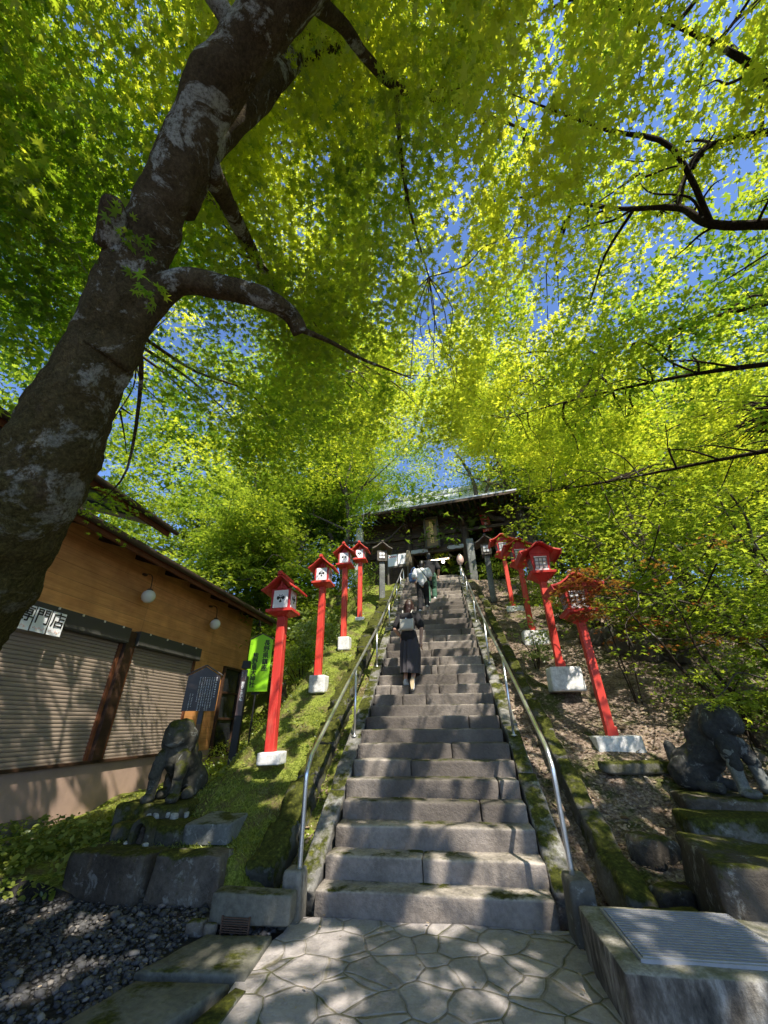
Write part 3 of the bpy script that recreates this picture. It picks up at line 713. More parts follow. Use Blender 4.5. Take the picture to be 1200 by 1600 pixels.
# ------------------------------------------------------------------ guardian dogs
def guardian(label, loc, rz, mat, legmat, seed, splay=0.):
    t = thing('guardian_dog_statue', label, 'statue', loc, rz)
    body = [('e', (0, -.08, .56), (.17, .17, .20)), ('c', (0, -.06, .5), (0, .34, .24), .19, .21), ('e', (-.15, .34, .17), (.13, .22, .18)), ('e', (.15, .34, .17), (.13, .22, .18)),
            ('e', (0, -.15, .74), (.2, .2, .18)), ('e', (0, -.27, .69), (.14, .1, .11)), ('e', (-.14, -.08, .66), (.1, .1, .16)), ('e', (.14, -.08, .66), (.1, .1, .16)),
            ('c', (0, -.02, .8), (0, .12, .55), .13, .17), ('c', (0, .5, .2), (0, .56, .44), .09, .06), ('c', (-.17, .2, .06), (-.17, .02, .05), .07, .06), ('c', (.17, .2, .06), (.17, .02, .05), .07, .06),
            ('c', (-.14, -.17, .48), (-.16-splay, -.24, .28), .09, .07), ('c', (.14, -.17, .48), (.16+splay, -.24, .28), .09, .07), ('e', (-.06, -.42, .665), (.022, .02, .02)), ('e', (.06, -.42, .665), (.022, .02, .02))]
    skinned('body', body, .016, mat, t, amp=.016, fr=7, seed=seed, smooth=5)
    for s in (-1, 1):
        skinned('front_leg', [('c', (s*(.15+splay*.8), -.21, .40), (s*(.155+splay*1.6), -.25, .06), .068, .06), ('e', (s*(.155+splay*1.6), -.29, .04), (.075, .11, .05))], .012, legmat, t, amp=.008, fr=9, seed=seed+s, smooth=3)
    return t
guardian('mossy weathered stone guardian dog seated in front of the shop shutters', (-3.42, 1.30, .62), .12, 'statue', 'statue', 3)
guardian('dark lichen-spotted stone guardian dog seated under leaves on the right bank', (3.42, 1.55, .73), .62, 'statue_dark', 'greystone', 9, .05)

# ------------------------------------------------------------------ shop building
XW = -5.55
shop = thing('shop_building', 'low brown wooden shop with closed roller shutters left of the stairs', 'building', (XW, 0, 0))
def sb(name, mat, boxes, bevel=0., parent=None, smooth=False):
    mb = MB()
    for b in boxes: mb.box(*b)
    return mb.build(name, mat, parent or shop, bevel=bevel, smooth=smooth)
sb('wall', 'wallwood', [((-.06, -.4, 3.85), (.12, 14.4, 1.62)), ((-.06, 5.55, 1.9), (.12, 2.5, 2.28)), ((-3, 6.86, 2.4), (6, .12, 4.4))])
sb('base_wall', 'plaster', [((-.05, -.4, .55), (.13, 14.4, .78))])
sb('sill', 'darkwood', [((.03, -2.4, .955), (.09, 13.4, .045))], .004)
sb('floor_beam', 'darkwood', [((-.07, -.4, .11), (.10, 14.3, .1))])
def shutter(ya, yb):
    w = yb-ya; yc = (ya+yb)/2
    mb = MB(); z = 1.0; k = 0; prof_ = []
    while z < 2.76:
        for dx, dz in ((.0, 0), (.011, .010), (.014, .028), (.011, .046), (.0, .054), (-.002, .0545)): prof_.append((dx, z+dz))
        z += .0555
    n = len(prof_)
    vs = [(x+.01, y, zz) for y in (ya+.07, yb-.07) for x, zz in prof_]
    mb.add(vs, [(i, i+n, i+n+1, i+1) for i in range(n-1)])
    mb.box((.014, yc, .985), (.035, w-.15, .03))
    s = mb.build('shutter', 'shutter', shop)
    m2 = MB(); m2.box((.075, yc, 2.905), (.15, w, .27)); m2.box((.155, yc, 2.80), (.012, w-.02, .03)); b = m2.build('shutter_box', 'shutterbox', s, bevel=.008)
    for y in (ya+.035, yb-.035): m3 = MB(); m3.box((.025, y, 1.88), (.06, .07, 1.8)); m3.build('guide_rail', 'redwood', s, bevel=.006)
    for k in range(4 if ya > 0 else 6):
        c = MB(); c.box((.158, ya+w*(k+.5)/(4 if ya > 0 else 6), 3.02), (.02, .028, .035)); c.build('clip', 'cream', s, bevel=.004)
shutter(2.30, 4.36); shutter(-.55, 2.06); shutter(-3.4, -.8)
for y in (2.18, -.675): sb('pillar', 'darkwood', [((.04, y, 1.99), (.12, .2, 2.03))], .006)
# door at the far end
d = sb('door', 'darkwood', [((.035, 5.72, 1.78), (.07, .06, 2.1)), ((.035, 6.62, 1.78), (.07, .06, 2.1)), ((.036, 6.17, 2.80), (.072, .96, .06)), ((.03, 6.17, 1.6), (.05, .85, .05)), ((.03, 6.17, 2.2), (.05, .85, .05))], .004)
sb('door_glass', 'glassdark', [((.012, 6.17, 1.77), (.02, .85, 2.0))], parent=d)
# roofs with rafters, fascia and gutter
def roof(z, xe, ya, yb, rise, name):
    mb = MB(); th = .09; run = 4.2
    xs = (xe-XW, xe-XW-run)
    poly = [(xs[0], z), (xs[0], z+th), (xs[1], z+th+run*rise), (xs[1], z+run*rise)]
    mb.prism(poly, 'y', ya, yb); r = mb.build(name, 'eave', shop)
    f = MB(); f.box((xs[0]-.03, (ya+yb)/2, z-.05), (.045, yb-ya-.02, .16)); f.build('fascia', 'redwood', r, bevel=.006)
    for y in np.arange(ya+.3, yb-.1, .9):
        q = MB(); q.add([(xs[0]-.06, y-.03, z-.03), (xs[0]-.06, y+.03, z-.03), (xs[0]-.06, y+.03, z-.12), (xs[0]-.06, y-.03, z-.12), (xs[0]-1.2, y-.03, z-.03+1.14*rise), (xs[0]-1.2, y+.03, z-.03+1.14*rise), (xs[0]-1.2, y+.03, z-.12+1.14*rise), (xs[0]-1.2, y-.03, z-.12+1.14*rise)],
              [(0, 1, 2, 3), (7, 6, 5, 4), (0, 4, 5, 1), (1, 5, 6, 2), (2, 6, 7, 3), (3, 7, 4, 0)]); q.build('rafter', 'darkwood', r)
    gq = MB(); prof_ = [(.055*math.cos(a), .055*math.sin(a)) for a in np.linspace(math.pi, 2*math.pi, 9)]+[(.047*math.cos(a), .047*math.sin(a)) for a in np.linspace(2*math.pi, math.pi, 9)]
    gq.prism([(xs[0]+.05+u, z+.0+w) for u, w in prof_], 'y', ya-.02, yb+.12)
    for y in np.arange(ya+.5, yb, 1.2): gq.box((xs[0]+.05, y, z+.005), (.12, .02, .012))
    gq.build('gutter', 'eave', r)
roof(4.25, -4.92, -7.5, 7.05, .32, 'lower_roof')
roof(4.86, -4.92, -7.5, 1.75, .32, 'upper_roof')
sb('gable_infill', 'darkwood', [((-.55, -2.9, 4.62), (.1, 9.2, .42))])
for i, (y, lab) in enumerate([(2.1, 'white globe lamp hanging over the pillar between the two shutters'), (4.52, 'white globe lamp at the far end of the shop wall near the green sign')]):
    gl = thing('globe_lamp', lab, 'lamp', (-5.30, y, 3.65))
    mb = MB(); mb.lathe([(.02, -.124), (.06, -.112), (.1, -.075), (.123, -.02), (.124, .02), (.105, .07), (.07, .105), (.045, .117)], 24); mb.build('globe', 'globe', gl, smooth=True)
    mb = MB(); mb.lathe([(.05, .112), (.055, .13), (.035, .15), (.012, .155)], 16); mb.tube([(0, 0, .15), (-.01, 0, .27), (-.04, 0, .40), (-.12, 0, .46), (-.245, 0, .46)], .009, 8); mb.lathe([(.05, .44), (.05, .47)], 12, (-.22, 0, 0)); mb.build('arm', 'rust', gl, smooth=True)
# paper notices on the shutter box
for i, (ch, lab) in enumerate([('専', 'white paper with a black brush character, half hidden behind the tree trunk'), ('門', 'white paper with a gate-shaped black character, middle of the three on the shutter'), ('店', 'white paper with a black shop character, nearest to the stairs of the three')]):
    mb = MB(); n = 7
    vs = [(.002*math.sin(j*1.3)+.004*(k == 0), -.113+.226*j/n, -.165+.33*k/6) for k in range(7) for j in range(n+1)]
    mb.add(vs, [(k*(n+1)+j, k*(n+1)+j+1, (k+1)*(n+1)+j+1, (k+1)*(n+1)+j) for k in range(6) for j in range(n)])
    letters(mb, ch, .225, (.007, 0, .035), EAST, 1, bold=.004)
    random.seed(5+i)
    for k in range(9):
        mb.box((.007, -.085+.02*k+random.uniform(-.004, .004), -.115+.012*math.sin(k*1.7)), (.001, random.uniform(.008, .016), random.uniform(.004, .03)), 2)
    o = mb.build('paper_notice', ['paper', 'black', 'pink'])
    o.location = (-5.365, .07+i*.245, 2.79); o.rotation_euler = (R_(-1.5+i), R_(-1), 0)
    tag(o, lab, 'paper notice')
# wooden step stack at the corner of the shop
ws = thing('wooden_steps', 'small stack of grey wooden steps by the shop wall at the picture edge', 'wooden steps', (-5.1, .95, 0))
for k in range(3):
    mb = MB(); mb.box((-.12*k, 0, .07+.13*k), (.46-.06*k, .62, .1)); mb.build('tread', 'plank', ws, bevel=.012)

# ------------------------------------------------------------------ signs
def glyph_rows(mb, x, ztop, n, s, m, y, pitch=1.35, seed=0):
    """one column of tiny unreadable brush characters"""
    r = random.Random(seed)
    for k in range(n):
        z = ztop-k*s*pitch
        for q in range(r.choice([3, 4, 4])):
            if r.random() < .5: mb.box((x+r.uniform(-.1, .1)*s, y, z+r.uniform(-.35, .35)*s), (s*r.uniform(.4, .9), .001, s*.16), m)
            else: mb.box((x+r.uniform(-.35, .35)*s, y-.0006, z+r.uniform(-.1, .1)*s), (s*.16, .001, s*r.uniform(.4, .9)), m)
sg = thing('info_board', 'black pointed-top board with white vertical writing on a wooden post behind the statue', 'board', (-4.50, 3.25, .72), .38)
mb = MB(); W, Hh = .30, .62
mb.prism([(-W, 0), (W, 0), (W, Hh), (0, Hh+.17), (-W, Hh)], 'y', -.02, .02)
for k in range(11):
    nn = [18, 21, 23, 23, 20, 23, 23, 17, 0, 9, 12][k]
    if nn: glyph_rows(mb, .235-.043*k, Hh-.03-(.0 if k < 8 else .3), nn if k else 9, .0205 if k else .033, 1, -.0215, 1.28, k)
o = mb.build('panel', ['blackboard', 'paper'], sg); o.location = (0, 0, .98)
mb = MB()
for s in (-1, 1): mb.box((s*.175, -.0, Hh+.105), (.39, .09, .022), 0, Matrix.Rotation(s*math.atan2(.17, W), 4, 'Y'))
o = mb.build('board_roof', 'blackboard', sg, bevel=.004); o.location = (0, 0, .98)
mb = MB(); mb.box((.05, .06, .45), (.085, .075, 1.0)); mb.build('post', 'postwood', sg, bevel=.006)
mb = MB(); mb.box((.05, .061, .90), (.09, .08, .28)); mb.build('post_sleeve', 'blackboard', sg, bevel=.004)

ps = thing('sign_post', 'slim black square post with a brown vertical name plate beside the green board', 'sign post', (-3.80, 3.55, .80), .22)
mb = MB(); mb.box((0, 0, .73), (.135, .12, 1.6)); mb.build('post', 'black', ps, bevel=.006)
mb = MB(); mb.frustum(1.70, (.078, .07), 1.82, (.07, .062)); mb.box((0, 0, 1.69), (.16, .145, .03)); mb.build('cap', 'black', ps, bevel=.006)
mb = MB(); mb.box((0, -.068, 1.23), (.118, .016, .82))
letters(mb, column('間のこまいぬ'), .062, (0, -.0775, 1.24), bold=.003, spacing=.95)
glyph_rows(mb, .032, 1.59, 9, .014, 1, -.0772, 1.2, 71); glyph_rows(mb, -.032, 1.59, 5, .016, 1, -.0772, 1.2, 72)
mb.build('name_plate', ['plum', 'paper'], ps, bevel=0)

gs = thing('green_board', 'lime green pointed board with two columns of black brush writing on a thin pole', 'board', (-3.80, 4.1, 1.0), .16)
mb = MB(); W = .25
mb.prism([(-W, 0), (W, 0), (W, 1.07), (0, 1.19), (-W, 1.07)], 'y', -.015, .015)
letters(mb, column('長野県鎮座'), .135, (.125, -.0165, .72), bold=.006, spacing=.98)
letters(mb, column('熊野皇大神社'), .128, (-.095, -.0165, .42), bold=.006, spacing=.92)
o = mb.build('panel', ['lime', 'black'], gs); o.location = (0, 0, 1.08)
mb = MB()
for s in (-1, 1): mb.box((s*.13, 0, 1.08+1.145), (.29, .06, .014), 0, Matrix.Rotation(s*math.atan2(.12, W), 4, 'Y'))
mb.build('board_roof', 'eave', gs)
mb = MB(); mb.tube([(0, .035, -.1), (0, .035, 1.1), (0, .035, 2.1)], .018, 10, res=1); mb.box((0, .03, 1.05), (.16, .03, .05)); mb.build('pole', 'black', gs)

# ------------------------------------------------------------------ lanterns
def roof_profile(pts, th):
    up = [(x, z) for x, z in pts]; full = [(-x, z) for x, z in pts[::-1]]+up[1:]
    low = [(x, z-th) for x, z in full]
    return low+full[::-1]
def crest(mb, M, s, m):
    """three-part leaf crest in black, flat on the panel"""
    def leafp(cx, cz, a, L, w):
        o = []
        for k in range(12):
            t = 2*math.pi*k/12; u = L*math.cos(t); v = w*math.sin(t)*(1+.35*math.cos(3*t))
            o.append((cx+u*math.cos(a)-v*math.sin(a), cz+u*math.sin(a)+v*math.cos(a)))
        mb.add([M @ Vector((x*s, 0, z*s)) for x, z in o], [tuple(range(12))], m)
    leafp(-.29, .06, .2, .27, .23); leafp(.29, .06, math.pi-.2, .27, .23); leafp(0, -.40, math.pi/2, .2, .17)
    leafp(-.16, .40, 2.1, .14, .06); leafp(.16, .40, 1.05, .14, .06); leafp(0, -.06, math.pi/2, .16, .045); leafp(-.42, -.12, -.5, .1, .05); leafp(.42, -.12, .5, .1, .05)
def base_block(t, d, mat, c=(0, 0, 0), taper=.0, seed=0):
    mb = MB(); stone(mb, (c[0], c[1], c[2]-d[2]/2), d, .018, .004, 5, seed, taper=taper); mb.build('base_block', mat, t, smooth=True)
def crest_lantern(label, loc, rz, tilt, block, seed):
    t = thing('red_lantern', label, 'lantern', loc, rz, 'red lanterns with white crest panels left of the stairs')
    t.rotation_euler = (R_(tilt[1]), R_(tilt[0]), rz)
    base_block(t, block, 'concrete', (.03, 0, 0.0), 0, seed)
    mb = MB(); mb.box((0, 0, .93), (.138, .138, 2.1)); mb.build('post', 'red', t, bevel=.01)
    mb = MB(); mb.frustum(1.92, (.1, .1), 1.97, (.2, .2)); mb.box((0, 0, 1.995), (.45, .42, .05)); mb.build('tray', 'red', t, bevel=.006)
    bx = MB(); bx.frustum(2.023, (.145, .135), 2.36, (.158, .148))
    for sx in (-1, 1):
        for sy in (-1, 1): bx.add(*frame_post(sx, sy))
    b = bx.build('lamp_box', 'crimson', t, bevel=.003)
    for k, (a, w) in enumerate(((0, .125), (math.pi/2, .115), (-math.pi/2, .115), (math.pi, .125))):
        M = Matrix.Rotation(a, 4, 'Z'); dd = .153 if k in (0, 3) else .163
        p = MB(); p.box((0, 0, 0), (w*2, .012, .30)); crest(p, Matrix.Translation((0, -.0075, .01)), .125, 1)
        o = p.build('panel', ['white', 'black'], b); o.matrix_local = Matrix.Translation((0, 0, 2.19)) @ M @ Matrix.Translation((0, -dd, 0)) @ Matrix.Rotation(-.037, 4, 'X')
    rf = MB(); rf.prism(roof_profile([(0, 2.60), (.11, 2.50), (.2, 2.415), (.295, 2.345), (.31, 2.35)], .036), 'y', -.27, .27)
    r = rf.build('roof', 'red', t, bevel=.006)
    rd = MB(); rd.prism([(-.045, 2.575), (.045, 2.575), (.03, 2.645), (-.03, 2.645)], 'y', -.29, .29); rd.build('ridge', 'red', r, bevel=.005)
    ga = MB(); ga.prism([(-.10, 2.37), (.10, 2.37), (0, 2.5)], 'y', -.13, .13); ga.box((0, -.15, 2.43), (.025, .02, .12)); ga.build('gable', 'crimson', r)
    cf = MB(); cf.box((-.10, .06, .18), (.035, .05, .32)); cf.build('cable_box', 'black', t, bevel=.004)
    return t
def frame_post(sx, sy):
    m = MB(); m.box((sx*.152, sy*.142, 2.19), (.026, .026, .345)); return m.v, m.f
CL = [((-2.31, 1.75, 1.12), (1.6, 0), (.33, .3, .16), 'red crest lantern closest to the green board, lowest of the left row'),
      ((-2.40, 4.0, 2.35), (.8, 0), (.34, .32, .34), 'second red crest lantern up the left bank, on a tall grey block'),
      ((-2.33, 5.76, 3.45), (1.0, .5), (.3, .3, .34), 'third red crest lantern up the left bank, its post bright orange in sun'),
      ((-2.39, 7.98, 4.49), (.5, 0), (.3, .3, .28), 'topmost red crest lantern of the left bank, next to the grey lantern')]
for i, (l, tl, bl, lab) in enumerate(CL): crest_lantern(lab, l, .0, (-tl[0], tl[1]), bl, 200+i)

def window_grid(mb, w, h, nx, nz, m, t=.016, y=-.012):
    for k in range(nx+1): mb.box((-w/2+w*k/nx, y, 0), (t, .012, h+t), m)
    for k in range(nz+1): mb.box((0, y+.002, -h/2+h*k/nz), (w+t, .012, t), m)
def flared_lantern(label, loc, rz, tilt, block, seed):
    t = thing('red_lantern', label, 'lantern', loc, rz, 'red lanterns with lattice windows right of the stairs')
    t.rotation_euler = (R_(tilt[1]), R_(tilt[0]), rz)
    base_block(t, block, 'concrete', (.05, .05, 0), .06, seed)
    mb = MB(); mb.box((0, 0, .86), (.125, .125, 1.9)); mb.box((.055, .0, .06), (.08, .11, .12)); mb.build('post', 'red', t, bevel=.01)
    mb = MB(); mb.frustum(1.66, (.08, .08), 1.80, (.21, .20)); mb.frustum(1.80, (.25, .235), 1.85, (.26, .245)); mb.build('tray', 'red', t, bevel=.005)
    bx = MB(); bx.frustum(1.85, (.15, .14), 2.24, (.205, .19))
    b = bx.build('lamp_box', 'crimson', t, bevel=.004)
    for k, (a, dd) in enumerate(((0, .165), (math.pi/2, .178), (-math.pi/2, .178))):
        p = MB(); p.box((0, -.002, 0), (.24, .008, .24)); window_grid(p, .235, .235, 3, 3, 1)
        p.box((0, -.01, -.135), (.28, .03, .03), 2); p.box((0, -.01, .135), (.26, .03, .02), 1 if False else 2)
        o = p.build('window', ['white', 'graymetal', 'white'] if k == 0 else ['white', 'graymetal', 'red'], b)
        o.matrix_local = Matrix.Translation((0, 0, 2.03)) @ Matrix.Rotation(a, 4, 'Z') @ Matrix.Translation((0, -dd, 0)) @ Matrix.Rotation(.13, 4, 'X')
    rf = MB(); rf.prism(roof_profile([(0, 2.47), (.07, 2.45), (.16, 2.37), (.27, 2.30), (.36, 2.275), (.42, 2.265), (.43, 2.272)], .035), 'y', -.34, .34)
    r = rf.build('roof', 'red', t, bevel=.005)
    ga = MB(); ga.prism([(-.2, 2.24), (.2, 2.24), (.2, 2.29), (.1, 2.37), (0, 2.425), (-.1, 2.37), (-.2, 2.29)], 'y', -.2, .2); ga.build('gable', 'crimson', r)
    hp = MB()
    for s in (-1, 1):
        hp.add([(s*.43, -.345, 2.238), (s*.43, .345, 2.238), (s*.40, .345, 2.16), (s*.40, -.345, 2.16), (s*.41, -.345, 2.238), (s*.41, .345, 2.238), (s*.385, .345, 2.16), (s*.385, -.345, 2.16)], [(0, 1, 2, 3), (7, 6, 5, 4), (0, 4, 5, 1), (2, 6, 7, 3), (0, 3, 7, 4), (1, 5, 6, 2)])
    hp.build('eave_board', 'crimson', r)
    fn = MB(); fn.lathe([(.045, 2.455), (.06, 2.475), (.06, 2.495), (.03, 2.51), (.045, 2.535), (.04, 2.565), (.006, 2.59)], 12, (0, -.1, 0)); fn.build('finial', 'graymetal', r, smooth=True)
    return t
FL = [((2.41, 3.77, 2.36), (-.5, 0), (.58, .42, .42), 'red lattice lantern on the brightest white block, clearest of the right row'),
      ((2.51, 6.07, 3.49), (-.6, 0), (.6, .4, .4), 'red lattice lantern partly behind leaves, second of the right row counted from the gate'),
      ((2.55, 8.37, 4.71), (.6, 0), (.55, .4, .36), 'topmost red lattice lantern on the right, overlapping the grey lantern'),
      ((2.64, 2.66, 1.27), (1.0, 0), (.66, .42, .34), 'lowest red lattice lantern on the right, its head hidden in branches')]
for i, (l, tl, bl, lab) in enumerate(FL): flared_lantern(lab, l, .0, (-tl[0], tl[1]), bl, 220+i)

def grey_lantern(label, loc, rz):
    t = thing('grey_lantern', label, 'lantern', loc, rz, 'grey wooden lanterns on stone posts before the gate')
    mb = MB(); stone(mb, (0, 0, .62), (.2, .2, 1.75), .02, .005, 6, loc[0]*10); mb.build('post', 'greystone', t, smooth=True)
    mb = MB(); mb.box((0, 0, 1.52), (.34, .34, .05)); mb.box((0, 0, 1.72), (.30, .30, .38)); b = mb.build('lamp_box', 'greywood', t, bevel=.004)
    for a in (0, math.pi/2, -math.pi/2):
        p = MB(); p.box((0, 0, 0), (.23, .008, .27)); window_grid(p, .22, .26, 2, 2, 1, .018)
        o = p.build('window', ['white', 'greywood'], b); o.matrix_local = Matrix.Translation((0, 0, 1.73)) @ Matrix.Rotation(a, 4, 'Z') @ Matrix.Translation((0, -.153, 0))
    for sx in (-1, 1):
        for sy in (-1, 1):
            q = MB(); q.box((sx*.16, sy*.16, 1.71), (.04, .04, .42)); q.build('corner_post', 'greywood', b)
    rf = MB(); rf.prism(roof_profile([(0, 2.22), (.1, 2.15), (.22, 2.04), (.36, 1.96), (.37, 1.965)], .05), 'y', -.33, .33); r = rf.build('roof', 'greywood', t, bevel=.006)
    rd = MB(); rd.box((0, 0, 2.225), (.09, .7, .05)); rd.build('ridge', 'greywood', r, bevel=.006)
    return t
grey_lantern('grey wooden lantern on a stone post left of the stair top, beside the white papers', (-1.78, 8.83, 5.2), .25)
grey_lantern('grey wooden lantern on a stone post right of the stair top, beside the stone pillar', (2.09, 9.19, 5.33), -.1)

# ------------------------------------------------------------------ gate building
GZ = ZTOP
GR = -R_(9)
gate = thing('shrine_gate', 'dark old wooden shrine gate with a metal roof at the top of the stairs', 'gate', (.25, 11.7, GZ), GR)
def gp(name, mat, boxes, parent=None, bevel=.0, smooth=False):
    mb = MB()
    for b in boxes: mb.box(*b)
    return mb.build(name, mat, parent or gate, bevel=bevel, smooth=smooth)
for x in (-3.3, -1.25, 1.35, 3.3):
    for y in (0, 3.0):
        mb = MB(); mb.lathe([(.17, -.3), (.17, 3.2)], 20, (x, y, 0)); mb.lathe([(.24, -.3), (.24, .06), (.2, .1)], 16, (x, y, 0)); mb.build('column', 'gatewood', gate, smooth=True)
gp('beam', 'gatewood', [((0, 0, 1.72), (7.1, .2, .22)), ((0, -.02, 2.5), (7.0, .16, .14)), ((0, 0, 3.25), (7.3, .26, .26)), ((0, 3, 3.25), (7.3, .26, .26)), ((0, 3, 1.72), (7.1, .2, .22))], bevel=.01)
for x in (-3.3, -1.25, 1.35, 3.3): gp('beam', 'gatewood', [((x, 1.5, 3.28), (.22, 3.2, .22)), ((x, 1.5, 1.74), (.16, 2.8, .18))], bevel=.01)
mb = MB()
for k in range(7): mb.box((0.05, .04, 1.95+.19*k), (2.42, .035, .18))
for k in range(7): mb.box((-2.28, .042, 1.95+.19*k), (1.95, .035, .18))
mb.build('plank_wall', 'gatewood', gate, bevel=.008)
gp('lattice_wall', 'gatewood', [((-2.28, .05, .8), (1.95, .04, 1.6))]+[((-3.1+.21*k, .015, .95), (.05, .05, 1.3)) for k in range(9)], bevel=.004)
gp('back_wall', 'darkvoid', [((0, 3.2, 2.0), (6.6, .06, 2.6)), ((-2.3, 1.6, 1.2), (.05, 3.0, 2.9)), ((2.4, 3.1, 1.0), (1.9, .06, 2.4)), ((-2.3, 3.1, 1.0), (1.9, .06, 2.4))])  # near-black walls put the shade of the gate interior into the colour
gp('ceiling', 'gatewood', [((0, 1.55, 3.18), (6.8, 3.1, .04))])
gp('inner_steps', 'redwood', [((.05, 2.6+.25*k, .12+.2*k), (2.4, .3, .2)) for k in range(4)], bevel=.01)
# carved white frog-leg boards and scroll carvings
mb = MB()
def scroll(mb, x, z, s, flip=1):
    pts = [Vector((x+flip*s*(.12+.10*a)*math.cos(a*1.6)*(.4+.12*a), -.115, z+s*.2*math.sin(a*1.6)*(.5+.08*a))) for a in np.linspace(0, 4.4, 16)]
    mb.tube(pts, .022*s+.006, 6, res=2)
for sgn, xs_, bx_ in ((1, (-.95, -.62), ((-.78, -.105, 1.74), (.85, .03, .16))), (-1, (.78, 1.08), ((.95, -.105, 1.74), (.75, .03, .16)))):
    mb = MB()
    for x in xs_: scroll(mb, x, 1.73, .55, sgn)
    mb.box(*bx_); mb.build('carving', 'carving', gate)
for x in (-3.3, -1.25, 1.35, 3.3):
    mb = MB(); mb.box((x, -.18, 3.05), (.5, .16, .13)); mb.box((x, -.3, 2.9), (.16, .5, .14)); mb.box((x, -.22, 2.78), (.2, .26, .12))
    mb.tube([(x, -.2, 2.7), (x, -.5, 2.75), (x, -.72, 2.9)], [.09, .07, .03], 8, res=4)
    mb.build('bracket', 'gatewood', gate)
# roof: curved metal sheets, ridge, rafters
rf = MB(); pr = []
for k in range(13):
    t = k/12; y = -1.55+3.05*t; z = 3.32+2.15*(t**1.35); pr.append((y, z))
back = [(3.0-y, z) for y, z in pr[::-1]][1:]
upp = pr+back; poly = [(y, z-.10) for y, z in upp]+upp[::-1]
rf.prism(poly, 'x', -3.55, 3.75)
for k in range(16): rf.tube([(-3.45+.47*k, y, z+.012) for y, z in pr], .018, 5, res=1)
rfo = rf.build('roof', 'roofmetal', gate)
mb = MB(); mb.box((.1, 1.5, 5.55), (7.4, .3, .24)); mb.build('ridge', 'roofmetal', rfo, bevel=.03)
for k in range(30):
    x = -3.5+.25*k
    mb = MB(); mb.add([(x-.03, -1.5, 3.20), (x+.03, -1.5, 3.20), (x+.03, .3, 3.62), (x-.03, .3, 3.62), (x-.03, -1.5, 3.11), (x+.03, -1.5, 3.11), (x+.03, .3, 3.53), (x-.03, .3, 3.53)], [(0, 1, 2, 3), (7, 6, 5, 4), (0, 4, 5, 1), (1, 5, 6, 2), (2, 6, 7, 3), (3, 7, 4, 0)]); mb.build('rafter', 'gatewood', rfo)
mb = MB(); mb.box((.1, -1.53, 3.2), (7.3, .06, .12)); mb.build('fascia', 'gatewood', rfo)
# name tablet
tb = thing('name_tablet', 'tall gold lettered name tablet hanging on the front of the shrine gate', 'tablet', (.12, 11.50, GZ+1.86), GR)
tb.rotation_euler = (R_(7), 0, GR)
mb = MB(); mb.box((0, 0, .62), (.50, .06, 1.28))
letters(mb, column('熊野皇大神社'), .20, (0, -.032, .63), bold=.010, spacing=.84)
mb.build('panel', ['goldbase', 'gold'], tb)
mb = MB()
for s in (-1, 1): mb.box((s*.295, -.02, .64), (.09, .12, 1.46))
mb.box((0, -.02, 1.325), (.5, .119, .09)); mb.box((0, -.02, -.055), (.5, .119, .09)); mb.build('frame', 'greywood', tb, bevel=.012)
# banner, lamps in the gate
bn = MB(); n = 14
vs = [(-.19+.38*i/4, .03*math.sin(k*.6+i*.5), -1.45*k/n) for k in range(n+1) for i in range(5)]
bn.add(vs, [(k*5+i, k*5+i+1, (k+1)*5+i+1, (k+1)*5+i) for k in range(n) for i in range(4)])
glyph_rows(bn, 0, -.14, 9, .15, 1, -.045, 1.05, 33)
o = bn.build('hanging_banner', ['banner', 'pink']); o.location = (2.45, 11.3, 10.25); o.rotation_euler = (0, R_(-4), GR)
tag(o, 'long faded red banner with pale writing hanging at the right of the gate', 'banner')
tl = thing('tube_lamp', 'lit fluorescent tube hanging inside the gate opening', 'lamp', (.38, 12.6, 8.15), GR)
mb = MB(); mb.tube([(-.42, 0, 0), (.42, 0, 0)], .022, 10, res=1); mb.build('tube', 'tube_lit', tl, smooth=True)
mb = MB(); mb.box((0, .0, .05), (.95, .07, .045)); mb.tube([(-.3, 0, .07), (-.3, 0, 1.2)], .008, 6, res=1); mb.tube([(.3, 0, .07), (.3, 0, 1.2)], .008, 6, res=1); mb.build('fitting', 'carving', tl)
bl = thing('bulb_lamp', 'small round white bulb lamp hanging below the lit tube in the gate', 'lamp', (.52, 12.45, 7.98), 0)
mb = MB(); mb.lathe([(.02, -.085), (.06, -.065), (.08, -.01), (.065, .05), (.03, .08)], 16); mb.build('bulb', 'bulb_lit', bl, smooth=True)
mb = MB(); mb.tube([(0, 0, .08), (0, 0, 1.2)], .006, 6, res=1); mb.build('cord', 'black', bl)
# things around the stair head
single('stone_pillar', 'greystone', 'tall square grey stone pillar right of the gate opening', 'pillar', (1.68, 10.9, 6.3), [((0, 0, .95), (.30, .26, 2.1), .02, .006, 6, 301)])
mb = MB(); stone(mb, (0, 0, .9), (.30, .28, 2.6), .03, .006, 6, 305); mb.lathe([(.13, 2.18), (.15, 2.25), (.12, 2.34), (.04, 2.4)], 14)
o = mb.build('stone_pillar', 'concrete', smooth=True); o.location = (-3.1, 10.9, 6.85); tag(o, 'pale round-topped stone pillar among the trunks left of the gate', 'pillar')
nb = thing('notice_board', 'white paper notices on a wooden board at the left of the gate', 'board', (-1.42, 10.95, 6.5), GR)
mb = MB(); mb.box((0, 0, 1.08), (.92, .04, .62)); mb.box((-.43, .02, .5), (.06, .06, 1.5)); mb.box((.43, .02, .5), (.06, .06, 1.5)); mb.build('panel', 'greywood', nb, bevel=.004)
mb = MB(); mb.box((-.22, -.026, 1.1), (.4, .006, .52)); mb.box((.2, -.028, 1.12), (.36, .006, .46))
for k in range(7): mb.box((-.36+.045*k, -.031, 1.27-.02*(k % 2)), (.03, .002, .06), 1)
